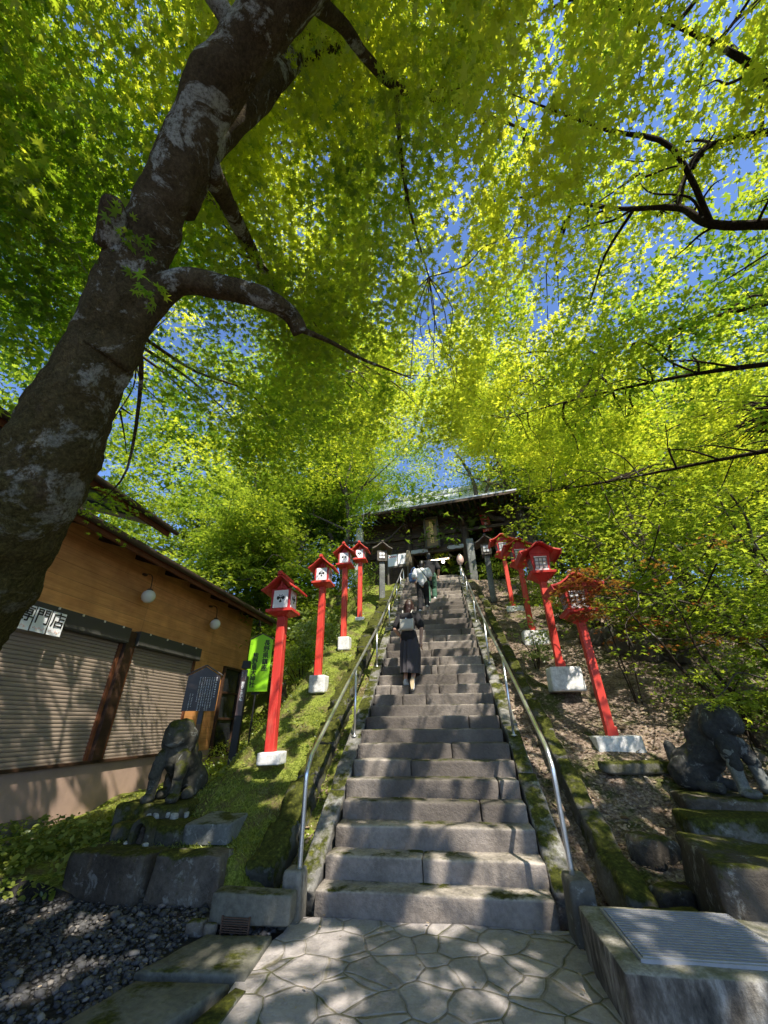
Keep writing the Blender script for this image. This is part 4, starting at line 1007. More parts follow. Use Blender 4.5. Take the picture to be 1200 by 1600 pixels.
glyph_rows(mb, .3, 1.3, 8, .04, 2, -.0335, 1.2, 9); glyph_rows(mb, .22, 1.3, 8, .04, 2, -.0335, 1.2, 10)
mb.build('paper', ['paper', 'crimson', 'black'], nb)
ph = MB(); rr = random.Random(4)
for k in range(40):
    x = rr.uniform(-.14, .14); ph.tube([(x*.3, 0, 0), (x*.8, rr.uniform(-.05, .05), -.25), (x*1.2, rr.uniform(-.08, .08), -.62+rr.uniform(-.1, .1))], [.016, .02, .006], 5, res=3)
o = ph.build('straw_tassel', 'straw', smooth=True); o.location = (-.92, 10.55, 7.85); tag(o, 'bundle of pale straw hanging beside the white notices at the gate', 'tassel')
ov = thing('paper_lantern', 'pale pink oval paper lantern at the upper end of the right handrail', 'lantern', (1.15, 9.95, 7.05))
mb = MB(); mb.lathe([(.05, -.2), (.09, -.17), (.125, -.08), (.135, .0), (.12, .1), (.08, .18), (.05, .2)], 18); mb.build('shade', 'pink', ov, smooth=True)
mb = MB(); mb.lathe([(.052, -.215), (.052, -.198)], 14); mb.lathe([(.052, .198), (.052, .215)], 14); mb.tube([(0, 0, -.2), (0, 0, -.85)], .014, 8, res=1); mb.build('stand', 'steel', ov, smooth=True)
# dark fence at the top right
fe = thing('wooden_fence', 'dark wooden fence along the top of the right bank behind the red lanterns', 'fence', (4.0, 11.2, 6.2))
for k in range(9):
    z = .0
    mb = MB(); mb.box((.42*k, .05*k, .95), (.14, .12, 2.0)); mb.build('post', 'darkwood', fe, bevel=.01)
mb = MB()
M = Matrix.Rotation(math.atan2(.05, .42), 4, 'Z')
for z in (1.95, 1.35, .75): mb.box((1.68, .2, z), (3.7, .07, .12), 0, M)
mb.build('rail', 'darkwood', fe, bevel=.008)

# ------------------------------------------------------------------ people (backs to the camera, walking up)
def fingers(prims, palm, d, side, s=1.):
    """relaxed hand: palm plus four unequal curled fingers and a side thumb"""
    d = Vector(d).normalized(); sd = Vector(side).normalized(); f = d.cross(sd).normalized()
    p = Vector(palm)
    prims.append(('c', p, p+d*.055*s, .030*s, .034*s))
    for k, L in enumerate((.062, .07, .066, .052)):
        b = p+d*.075*s+sd*(-.027+.018*k)*s; m = b+d*L*.5*s+f*.008*s; e = m+d*L*.42*s+f*.022*s
        prims.append(('c', b-d*.02*s, m, .0105*s, .0095*s)); prims.append(('c', m, e, .0095*s, .008*s))
    t0 = p+d*.02*s-sd*.03*s; t1 = t0+d*.035*s-sd*.025*s+f*.012*s; prims.append(('c', t0, t1, .013*s, .0105*s)); prims.append(('c', t1, t1+d*.028*s+f*.008*s, .0105*s, .009*s))
def head(prims, c, r=1., yaw=0):
    c = Vector(c)
    prims += [('e', c, (.076*r, .092*r, .112*r)), ('e', c+Vector((0, .035, -.05))*r, (.058*r, .062*r, .07*r)), ('e', c+Vector((0, .098, -.02))*r, (.014*r, .02*r, .022*r)),
              ('e', c+Vector((.078, -.005, -.01))*r, (.012*r, .02*r, .03*r)), ('e', c+Vector((-.078, -.005, -.01))*r, (.012*r, .02*r, .03*r)), ('e', c+Vector((0, .088, -.058))*r, (.022*r, .012*r, .008*r))]

# 1: woman in black with a pale backpack
LY = 3.35; lz = step_z(12)
p1 = thing('person', 'woman in black top and long charcoal skirt climbing the stairs with a small backpack', 'person', (-.40, LY, lz), R_(-6))
pr_ = []
pel = Vector((0, -.02, .86)); chest = Vector((.0, .07, 1.22)); neck = Vector((0, .10, 1.36)); hd = Vector((.01, .135, 1.52))
pr_ += [('c', pel, Vector((0, .02, 1.0)), .135, .115), ('c', Vector((0, .02, 1.0)), chest, .11, .125), ('c', chest+Vector((-.1, 0, .06)), chest+Vector((.1, 0, .06)), .07, .07), ('c', neck-Vector((0, .01, .05)), hd-Vector((0, .02, .06)), .052, .048)]
head(pr_, hd)
# left arm: elbow out, hand in front; right arm hanging back
lsh, lel, lwr = Vector((-.18, .06, 1.28)), Vector((-.27, -.02, 1.04)), Vector((-.20, .14, .93))
rsh, rel, rwr = Vector((.18, .06, 1.28)), Vector((.26, .0, 1.02)), Vector((.23, .04, .79))
pr_ += [('c', lsh, lel, .05, .04), ('c', lel, lwr, .04, .028), ('c', rsh, rel, .05, .04), ('c', rel, rwr, .04, .028)]
fingers(pr_, lwr+Vector((.02, .03, 0)), (.35, .8, .1), (0, -.2, 1)); fingers(pr_, rwr+Vector((0, 0, -.02)), (-.05, .12, -1), (.1, 1, 0))
# legs: left planted, right heel lifted behind on the lower step
la = [Vector((-.085, 0, .82)), Vector((-.09, .06, .46)), Vector((-.08, -.04, .09))]
ra = [Vector((.085, 0, .82)), Vector((.10, .10, .44)), Vector((.085, -.22, .06))]
for a, b, c in (la, ra): pr_ += [('c', a, b, .085, .055), ('c', b, c, .052, .034)]
skinned('body', pr_, .0085, 'skin', p1, smooth=4)
sh = [('c', pel+Vector((0, 0, .02)), Vector((0, .02, 1.0)), .155, .132), ('c', Vector((0, .02, 1.0)), chest, .13, .145), ('c', chest+Vector((-.115, 0, .05)), chest+Vector((.115, 0, .05)), .085, .085), ('c', neck-Vector((.06, .0, .06)), neck+Vector((.06, 0, -.06)), .06, .06),
      ('c', lsh, lsh.lerp(lel, .72), .072, .08), ('c', rsh, rsh.lerp(rel, .72), .072, .08)]
skinned('shirt', sh, .012, 'cloth_black', p1, amp=.006, fr=14, seed=2, smooth=3)
# long skirt with hanging folds
mb = MB(); seg = 64; rows = 26
vs = []
for k in range(rows+1):
    t = k/rows; z = .98-.80*t
    cx = .015*math.sin(t*2)+.012*t; cy = .0-.09*t*t
    for j in range(seg):
        a = 2*math.pi*j/seg
        rx = .138+.055*math.sin(min(1, t*1.5)*math.pi*.55)-.045*max(0, t-.55); ry = .125+.06*t
        fold = (.006+.026*t)*(math.sin(a*9+2.5*t+math.sin(a*3)*1.4)*.6+.4*math.sin(a*15+4*t))
        vs.append((cx+(rx+fold)*math.cos(a), cy+(ry+fold)*math.sin(a), z+(.02*math.sin(a*2+1)*t)-(.07*t*math.sin(a)*.5)))
mb.add(vs, [(k*seg+j, (k+1)*seg+j, (k+1)*seg+(j+1) % seg, k*seg+(j+1) % seg) for k in range(rows) for j in range(seg)])
mb.build('skirt', 'cloth_char', p1, smooth=True)
skinned('hair', [('e', hd+Vector((0, -.018, .022)), (.092, .1, .118)), ('c', hd+Vector((0, -.06, .0)), hd+Vector((-.01, -.085, -.19)), .085, .06), ('c', hd+Vector((-.06, -.03, -.02)), hd+Vector((-.08, -.035, -.2)), .05, .03), ('c', hd+Vector((.06, -.03, -.02)), hd+Vector((.075, -.04, -.17)), .05, .03)], .011, 'hair_dark', p1, amp=.008, fr=26, seed=4, smooth=2)
skinned('shoe', [('c', la[2]+Vector((0, -.03, -.05)), la[2]+Vector((0, .13, -.055)), .04, .036), ('c', la[2], la[2]+Vector((0, -.02, -.03)), .04, .045)], .008, 'shoe_white', p1, smooth=2)
mb = MB(); q = Matrix.Translation(ra[2]+Vector((.01, -.05, -.02))) @ Matrix.Rotation(R_(68), 4, 'X')
o1 = [(.038*math.cos(a)*(1.0 if math.sin(a) > 0 else .85), .115*math.sin(a)) for a in np.linspace(0, 2*math.pi, 20, endpoint=False)]
mb.prism(o1, 'z', -.012, .012); sl = mb.build('shoe_sole', 'sole', p1, bevel=.005); sl.matrix_local = q @ Matrix.Translation((0, -.035, .034))
skinned('shoe', [('c', q @ Vector((0, -.11, -.01)), q @ Vector((0, .03, -.012)), .034, .036), ('c', ra[2], q @ Vector((0, .04, -.01)), .036, .04)], .008, 'shoe_white', p1, smooth=2)
bp = thing('backpack', 'small backpack with black flap and pale grey body on the woman in black', 'backpack', p1.location[:], p1.rotation_euler[2])
mb = MB(); stone(mb, (0, -.145, 1.10), (.27, .13, .26), .045, .004, 7, 5, Matrix.Rotation(-.12, 4, 'X'), 0, 9); mb.build('bag_body', 'bag_beige', bp, smooth=True)
mb = MB(); stone(mb, (0, -.135, 1.235), (.262, .142, .15), .05, .004, 7, 8, Matrix.Rotation(-.12, 4, 'X'), 0, 9); fl = mb.build('flap', 'cloth_black', bp, smooth=True)
mb = MB(); mb.lathe([(.011, 0), (.011, .006)], 10); ck = mb.build('clasp', 'steel', fl); ck.location = (0, -.215, 1.19); ck.rotation_euler = (R_(90), 0, 0)
for s in (-1, 1):
    mb = MB(); mb.tube([(s*.05, -.09, 1.26), (s*.085, -.085, 1.33), (s*.10, -.01, 1.395), (s*.105, .09, 1.375), (s*.12, .17, 1.26), (s*.14, .14, 1.1), (s*.13, -.03, 1.0), (s*.12, -.1, 1.0)], .011, 8); mb.build('strap', 'bag_beige', bp, smooth=True)

def walker(label, loc, rz, top, legs, hair, H, seed, bag=None):
    k = H/1.7
    t = thing('person', label, 'person', loc, rz)
    V = lambda *a: Vector(a)*k
    pel, chest, neck, hd = V(0, -.02, .92), V(0, .06, 1.30), V(0, .08, 1.46), V(0, .125, 1.61)
    lsh, lel, lwr = V(-.20, .05, 1.38), V(-.26, -.03, 1.12), V(-.22, .12, .93)
    rsh, rel, rwr = V(.20, .05, 1.38), V(.27, -.02, 1.12), V(.25, .10, .93)
    P = [('c', pel, V(0, .0, 1.08), .14*k, .125*k), ('c', V(0, 0, 1.08), chest, .125*k, .14*k), ('c', chest+V(-.11, 0, .07), chest+V(.11, 0, .07), .075*k, .075*k), ('c', neck-V(0, .01, .06), hd-V(0, .02, .06), .056*k, .052*k)]
    head(P, hd, k)
    P += [('c', lsh, lel, .052*k, .043*k), ('c', lel, lwr, .042*k, .03*k), ('c', rsh, rel, .052*k, .043*k), ('c', rel, rwr, .042*k, .03*k)]
    fingers(P, lwr, (.1, .3, -.9), (0, 1, .2), k); fingers(P, rwr, (-.1, .3, -.9), (0, 1, .2), k)
    L = (V(-.09, 0, .88), V(-.10, .05, .48), V(-.10, -.06, .10)); Rr = (V(.09, 0, .88), V(.10, .16, .55), V(.10, .12, .26+.02))
    for a, b, c in (L, Rr): P += [('c', a, b, .085*k, .056*k), ('c', b, c, .052*k, .036*k), ('c', c+V(0, -.02, -.05), c+V(0, .12, -.06), .038*k, .032*k)]
    skinned('body', P, .0095, 'skin', t, smooth=4)
    S = [('c', pel+V(0, 0, .03), V(0, 0, 1.08), .165*k, .155*k), ('c', V(0, 0, 1.08), chest, .155*k, .165*k), ('c', chest+V(-.13, 0, .06), chest+V(.13, 0, .06), .095*k, .095*k), ('c', neck-V(.07, 0, .08), neck+V(.07, 0, -.08), .062*k, .062*k), ('c', lsh, lsh.lerp(lel, .8), .078*k, .088*k), ('c', rsh, rsh.lerp(rel, .8), .078*k, .088*k)]
    skinned('shirt', S, .014, top, t, amp=.008, fr=11, seed=seed, smooth=3)
    Q = [('c', pel-V(.05, 0, 0), pel+V(.05, 0, 0), .135*k, .135*k)]
    for a, b, c in (L, Rr): Q += [('c', a, b, .105*k, .085*k), ('c', b, c+V(0, 0, .01), .085*k, .072*k)]
    skinned('trousers', Q, .014, legs, t, amp=.008, fr=10, seed=seed+3, smooth=3)
    skinned('hair', [('e', hd+V(0, -.014, .024), (.09*k, .1*k, .112*k)), ('c', hd+V(0, -.05, 0), hd+V(0, -.06, -.09), .078*k, .06*k)], .012, hair, t, amp=.006, fr=24, seed=seed, smooth=2)
    for c in (L[2], Rr[2]):
        skinned('shoe', [('c', c+V(0, -.035, -.055), c+V(0, .13, -.06), .045*k, .04*k), ('c', c+V(0, 0, -.02), c+V(0, -.02, -.045), .046*k, .046*k)], .01, 'shoe_white', t, smooth=2)
    return t
w = walker('person in white T-shirt and black trousers with a thin black crossbody strap', (-.24, 6.95, step_z(23)), R_(-3), 'cloth_white', 'cloth_black', 'hair_black', 1.64, 3)
sb_ = thing('shoulder_bag', 'small black crossbody bag worn by the person in the white T-shirt', 'bag', w.location[:], w.rotation_euler[2])
mb = MB(); mb.tube([(-.12, .02, 1.49), (-.08, -.12, 1.40), (.03, -.19, 1.22), (.16, -.17, 1.02), (.24, -.08, .93)], .011, 6); mb.tube([(-.12, .02, 1.49), (-.08, .16, 1.38), (.05, .2, 1.2), (.24, .1, .95)], .011, 6); mb.build('strap', 'cloth_black', sb_, smooth=True)
mb = MB(); stone(mb, (.27, 0, .86), (.09, .22, .17), .03, .004, 5, 6); mb.build('pouch', 'cloth_black', sb_, smooth=True)
bb = thing('tote_bag', 'blue cloth bag carried at the left shoulder of the person in white', 'bag', (-.54, 7.02, step_z(23)+1.12), 0)
mb = MB(); stone(mb, (0, 0, 0), (.22, .16, .30), .05, .02, 7, 16); mb.build('pouch', 'cloth_blue', bb, smooth=True)
mb = MB(); mb.tube([(-.05, 0, .12), (.0, -.02, .27), (.08, 0, .33), (.07, .02, .2), (.05, 0, .12)], .014, 6); mb.build('strap', 'cloth_blue', bb, smooth=True)
walker('person in black T-shirt and green trousers walking just ahead of the one in white', (.0, 7.62, step_z(25)), R_(4), 'cloth_black', 'cloth_green', 'hair_black', 1.76, 8)

# ================================================================== VEGETATION
def maple_template(lobes, valley=.36, fold=.18):
    """fan of lobes around the leaf base; y is the tip direction, unit length"""
    out = []
    for i, (a, L) in enumerate(lobes):
        out.append((L*math.sin(a), L*math.cos(a)))
        if i < len(lobes)-1:
            b, M2 = lobes[i+1]; am = (a+b)/2; out.append((valley*math.sin(am), valley*math.cos(am)))
    v = [(0, 0, 0)]+[(x, y, -fold*(x*x+.5*y*y)) for x, y in out]
    t = [(0, k+1, k) for k in range(1, len(out))]
    return np.array(v), np.array(t)
D = math.radians
LEAF7 = maple_template([(D(-125), .45), (D(-82), .72), (D(-40), .93), (0, 1.0), (D(40), .93), (D(82), .72), (D(125), .45)])
LEAF5 = maple_template([(D(-105), .58), (D(-50), .9), (0, 1.0), (D(50), .9), (D(105), .58)], .40)
LEAF3 = maple_template([(D(-70), .8), (0, 1.0), (D(70), .8)], .48)
LEAFO = (np.array([(0, 0, 0), (.28, .35, -.03), (.22, .75, -.06), (0, 1, -.12), (-.22, .75, -.06), (-.28, .35, -.03)]), np.array([(0, 1, 2), (0, 2, 3), (0, 3, 4), (0, 4, 5)]))

def lit_fraction(x, y):
    F = np.full_like(x, .30)
    st = np.abs(x) < 1.35
    F = np.where(st & (y < 0), .48, F)
    F = np.where(st & (y >= 0) & (y < 2.3), .48, F)
    F = np.where(st & (y >= 2.3) & (y < 5.0), .80, F)
    F = np.where(st & (y >= 5.0), .46, F)
    F = np.where((x >= 1.35) & (x < 5.5) & (y > 2.2) & (y < 5.8), .88, F)
    F = np.where((x >= 1.35) & (x < 5.5) & (y <= 2.6), .42, F)
    F = np.where((x <= -1.35) & (x > -3.0) & (y > .9), .86, F)
    F = np.where((x <= -2.9) & (y > 1.5), .30, F)
    F = np.where((x < -1.7) & (y < 1.5), .13, F)
    return F
def sun_keep(P, resid=.006):
    """thin the leaves along the sun's path so that flecks of sun reach the slope"""
    x, y, z = P.T
    t = (z-.62*y-.1)/(1-.62*SUN[1]); q = np.stack([x-SUN[0]*t, y-SUN[1]*t], 1)
    tf = z-.05; qf = np.stack([x-SUN[0]*tf, y-SUN[1]*tf], 1)
    q = np.where((q[:, 1] < 0)[:, None], qf, q)
    n = fbm(q[:, 0]*2.9+3.1, q[:, 1]*2.5, 31, 4)
    u = .5*(1+np.vectorize(math.erf)((n-.5)/(.13*1.414)))
    F = lit_fraction(q[:, 0], q[:, 1])
    inside = (np.abs(q[:, 0]) < 6.5) & (q[:, 1] > -4.6) & (q[:, 1] < 11.5)
    lit = inside & (u > 1-F)
    return ~lit | (RNG.random(len(x)) < resid)

class Crown:
    def __init__(s, O=(0, 0, 0)): s.sp = []; s.O = np.array(O, float)
    def spray(s, c, R, n, size=.05, tint=.5, droop=.25, lean=None, flat=.06):
        s.sp.append((c[0], c[1], c[2], R, n, size, tint, droop, *(lean or (RNG.normal(0, .14), RNG.normal(0, .14))), flat))
    def build(s, mat, parent, tpl=LEAF5, name='crown', thin=True, tilt=.42):
        A = np.array(s.sp, float)
        n = A[:, 4].astype(int); idx = np.repeat(np.arange(len(A)), n); B = A[idx]; N = len(idx)
        r = np.sqrt(RNG.random(N))*(1+.15*RNG.normal(0, 1, N)); a = RNG.random(N)*2*math.pi
        # star-shaped outline of each spray
        ph = RNG.random(len(A))[idx]*6.28
        r = r*(.78+.22*np.sin(a*5+ph)+.12*np.sin(a*9+ph*2))
        dx, dy = r*np.cos(a), r*np.sin(a)
        P = np.empty((N, 3))
        P[:, 0] = B[:, 0]+B[:, 3]*dx; P[:, 1] = B[:, 1]+B[:, 3]*dy
        P[:, 2] = B[:, 2]+B[:, 3]*(-B[:, 7]*r*r+B[:, 8]*dx+B[:, 9]*dy+B[:, 10]*RNG.normal(0, 1, N))
        W = P+s.O; e = W[:, 1]+4.42     # keep the air in front of the gate and over the stairs clear
        clear = (W[:, 1] > 2.5) & (W[:, 1] < 11.6) & (((W[:, 0] > -.8) & (W[:, 0] < 2.4) & (W[:, 2] < 1.465+.55*e)) | ((W[:, 0] > -3.2) & (W[:, 0] <= -.8) & (W[:, 1] > 9.35) & (W[:, 2] < 1.465+.45*e)))
        clear |= (np.abs(W[:, 0]-.2) < 3.7) & (W[:, 1] > 11.3) & (W[:, 1] < 15.2) & (W[:, 2] < ZTOP+3.3)
        clear |= (W[:, 0] > -1.0) & (W[:, 0] < 1.2) & (W[:, 1] > 8) & (W[:, 1] < 11.6) & (W[:, 2] < 1.465+.555*e)
        if name == 'crown' and thin is True and clear.any(): P, B, a, idx = P[~clear], B[~clear], a[~clear], idx[~clear]; N = len(P)
        if thin:
            k = sun_keep(P+s.O, thin if thin is not True else .006); P, B, a, idx = P[k], B[k], a[k], idx[k]; N = len(P)
        nz = np.stack([RNG.normal(0, tilt, N)+.35*np.cos(a)*B[:, 7], RNG.normal(0, tilt, N)+.35*np.sin(a)*B[:, 7], np.ones(N)], 1)
        nz /= np.linalg.norm(nz, axis=1)[:, None]
        yaw = a+RNG.normal(0, .9, N)
        t = np.stack([np.cos(yaw), np.sin(yaw), np.full(N, -.35)], 1)
        t -= nz*np.sum(t*nz, 1)[:, None]; t /= np.linalg.norm(t, axis=1)[:, None]
        b = np.cross(t, nz)
        sz = B[:, 5]*np.exp(RNG.normal(0, .22, N))
        tv, tt = tpl
        V = P[:, None, :]+sz[:, None, None]*(tv[None, :, 0, None]*b[:, None, :]+tv[None, :, 1, None]*t[:, None, :]+tv[None, :, 2, None]*nz[:, None, :]*1.6)
        T = tt[None]+(np.arange(N)*len(tv))[:, None, None]
        tint = np.clip(B[:, 6]+RNG.normal(0, .14, N), 0, 1)
        return soup(name, V.reshape(-1, 3), T.reshape(-1, 3), mat, parent, np.repeat(tint, len(tv)))

def twig(mb, a, b, r0, r1, sag=.12, seg=5, side=2):
    a, b = Vector(a), Vector(b); L = (b-a).length
    j = lambda s: Vector((random.uniform(-s, s), random.uniform(-s, s), random.uniform(-s, s)*.6))
    m1 = a.lerp(b, .35)+j(L*.09)+Vector((0, 0, sag*L*.6)); m2 = a.lerp(b, .7)+j(L*.09)+Vector((0, 0, sag*L*.4))
    mb.tube([a, m1, m2, b], [r0, r0*.75+r1*.25, r0*.4+r1*.6, r1], seg, res=4, cap=False)
    for k in range(side):
        t = random.uniform(.3, .95); p = a.lerp(b, t)+Vector((0, 0, sag*L*.4*(1-abs(2*t-1))))
        q = p+Vector((random.uniform(-.5, .5), random.uniform(-.5, .5), random.uniform(-.15, .2)))*min(1., L*.6)
        rr = (r0*(1-t)+r1*t)*.6
        mb.tube([p, p.lerp(q, .5)+j(.05), q], [rr, rr*.7, max(.002, rr*.35)], 4, res=3, cap=False)

def connect(mb, nodes, crown, share, r0=.014, side=2):
    """twigs from the nearest limb point to the sprays"""
    N = np.array([n[:3] for n in nodes])
    for s in crown.sp:
        if RNG.random() > share: continue
        c = np.array(s[:3]); d = np.linalg.norm((N-c)*(1, 1, 1.4), axis=1); k = int(np.argmin(d))
        if d[k] > 4.5: continue
        twig(mb, nodes[k][:3], c, min(r0*(1+.4*d[k]), nodes[k][3] if len(nodes[k]) > 3 else 1), .0035, side=side)
def resample(pts, n=10):
    out = []
    for a, b in zip(pts[:-1], pts[1:]):
        for k in range(n): t = k/n; out.append(tuple(a[i]*(1-t)+b[i]*t for i in range(4)))
    out.append(tuple(pts[-1])); return out

# ---- main leaning maple in front of the shop
mt = thing('maple_tree', 'huge leaning mossy maple trunk at the left edge arching over the picture', 'tree', (-3.35, -1.95, 0))
O0 = Vector(mt.location)
def L_(pts): return [(*(Vector(p[:3])-O0), p[3]) for p in pts]
trunk = [(-3.45, -1.9, -0.2, 0.589), (-3.35, -1.98, 0.35, 0.475), (-3.2, -2.12, 1.0, 0.408), (-2.92, -2.34, 1.72, 0.327), (-2.48, -2.6, 2.24, 0.301), (-2.11, -2.79, 2.67, 0.28), (-1.87, -2.96, 3.07, 0.23), (-1.68, -3.08, 3.45, 0.191), (-1.45, -3.29, 3.97, 0.168), (-1.18, -3.51, 4.42, 0.148), (-0.86, -3.75, 4.86, 0.144), (-0.53, -3.91, 5.12, 0.14), (-0.2, -4.02, 5.38, 0.133), (0.35, -4.12, 5.75, 0.109), (1.1, -4.2, 6.2, 0.078)]
br1 = [(-1.62, -3.1, 3.42, .15), (-1.42, -3.17, 3.76, .115), (-1.17, -3.21, 3.90, .085), (-.9, -3.15, 3.87, .07), (-.64, -3.08, 3.80, .066), (-.53, -2.96, 3.80, .062), (-.49, -2.86, 3.735, .05)]
br1b = [(-.50, -2.88, 3.76, .022), (-.36, -2.62, 3.93, .017), (-.2, -2.35, 4.05, .013), (0, -2.05, 4.22, .009), (.2, -1.7, 4.45, .005)]
br2 = [(-1.22, -3.44, 4.45, .15), (-1.05, -3.53, 5.0, .13), (-.88, -3.53, 5.5, .115), (-.69, -3.54, 6.04, .1), (-.45, -3.5, 6.8, .075), (.1, -3.3, 7.6, .05), (.9, -2.8, 8.2, .02)]
tw = [(-.3, -3.98, 5.45, .06), (-.1, -3.75, 5.9, .05), (.05, -3.5, 6.15, .042), (.3, -3.2, 6.5, .034), (.9, -2.9, 6.85, .022), (1.65, -2.5, 7.2, .01)]
tw2 = [(.27, -3.27, 6.45, .025), (.25, -2.9, 6.3, .02), (.3, -2.4, 6.1, .014), (.45, -1.8, 5.95, .008)]
br3 = [(-1.6, -3.1, 3.6, .08), (-2.1, -2.6, 4.5, .06), (-2.9, -2.0, 5.4, .04), (-3.8, -1.2, 6.1, .015)]
br4 = [(-1.0, -3.5, 4.7, .08), (-1.3, -2.6, 5.6, .06), (-1.5, -1.2, 6.5, .04), (-1.7, .6, 7.6, .015)]
br5 = [(-.6, -3.85, 5.05, .06), (-1.0, -4.3, 5.4, .05), (-1.9, -4.6, 5.6, .03), (-2.9, -4.4, 5.5, .012)]
limbs_main = [br1b, br2, tw, tw2, br3, br4, br5]
mb = MB()
def rad(p): return [q[3] for q in p]
mb.tube([q[:3] for q in L_(trunk)], rad(trunk), 64, rough=.21, res=20, seed=3)
mb.tube([q[:3] for q in L_(br1)], rad(br1), 20, rough=.2, res=7, seed=5)
mb.tube([q[:3] for q in L_(br2)], rad(br2), 18, rough=.2, res=7, seed=6)
for q in (br1b, tw, tw2, br3, br4, br5): mb.tube([k[:3] for k in L_(q)], rad(q), 9, rough=.15, res=6)
mb.tube([q[:3] for q in L_([(-1.50, -3.42, 4.02, .10), (-1.40, -3.56, 4.06, .06), (-1.36, -3.62, 4.08, .03)])], [.10, .06, .03], 12, rough=.3, res=4)
nodes_main = []
for q in [trunk[6:]]+limbs_main: nodes_main += resample(L_(q), 6)
cr = Crown(O0)
def zlow(x, y):
    d = max(0, y+4.42); return max(5.5, 1.6+.85*d)
def clump(x, y, z):
    return noise.noise(Vector((x*.55+3, y*.55, z*.8)))+.5*noise.noise(Vector((x*1.3, y*1.3+7, z*1.6)))
def canopy_tint(x, y, z):
    n = noise.noise(Vector((x*.45+20, y*.45, z*.5)))+.6*noise.noise(Vector((x*1.1, y*1.1+30, z*1.1)))
    g = .70-.38*sstep(-1.2, -2.8, x)-.25*sstep(3.2, 5.0, x)*(y < .5)
    return float(np.clip(g-.08+.75*n+RNG.normal(0, .16), 0, 1))
k = 0
while k < 1400:
    x, y = RNG.uniform(-5.2, 1.5), RNG.uniform(-7.5, 2.6)
    if x < -2.9 and y > -1.8 and RNG.random() < .86: continue
    z = zlow(x, y)+RNG.uniform(-.3, 3.0)-(RNG.random() < .2)*RNG.uniform(0, .14)*max(0, y+4.42)*min(1, abs(x+.3))
    if RNG.random() > .62+1.1*clump(x, y, z): continue
    
    p = np.array([x, y, z])
    if y < -2.7 and -2.4 < x < 1.3 and z < 5.9+.25*(x+.5): continue
    if min(np.linalg.norm(p-np.array(q[:3])) for q in trunk[5:12]) < .55: continue
    R = RNG.uniform(.4, .85); cr.spray(p-np.array(O0), R, int(430*R*R)+28, .046, canopy_tint(x, y, z), .3, flat=.03); k += 1
# low near sprays, upper left
for c, R, n in [((-1.95, -3.0, 3.95), .34, 60), ((-2.35, -3.3, 3.7), .4, 70), ((-2.7, -2.5, 4.3), .5, 110), ((-1.5, -3.75, 4.6), .36, 60), ((-2.1, -3.8, 4.5), .45, 80), ((-2.9, -3.0, 3.6), .45, 80), ((-3.3, -2.0, 4.0), .5, 100), ((-3.2, -1.4, 3.55), .5, 90), ((-3.6, -.9, 3.9), .6, 120), ((-2.9, -.6, 4.4), .6, 130), ((-1.2, -3.35, 3.62), .13, 14), ((-1.30, -3.5, 3.95), .16, 16), ((-1.6, -3.35, 3.85), .14, 12), ((-2.0, -1.6, 4.4), .5, 110), ((-1.4, -1.2, 4.6), .55, 120), ((-.8, -1.6, 4.5), .5, 110), ((-.5, -.6, 4.8), .55, 130), ((-1.6, -.2, 4.75), .55, 130), ((-2.3, .3, 5.0), .6, 140)]:
    cr.spray(np.array(c)-np.array(O0), R, n, .05, RNG.uniform(.05, .4), .35)
connect(mb, nodes_main, cr, .17)
mb.build('trunk', 'bark_main', mt, smooth=True)
cr.build('leaf', mt, LEAF7, tilt=.32)

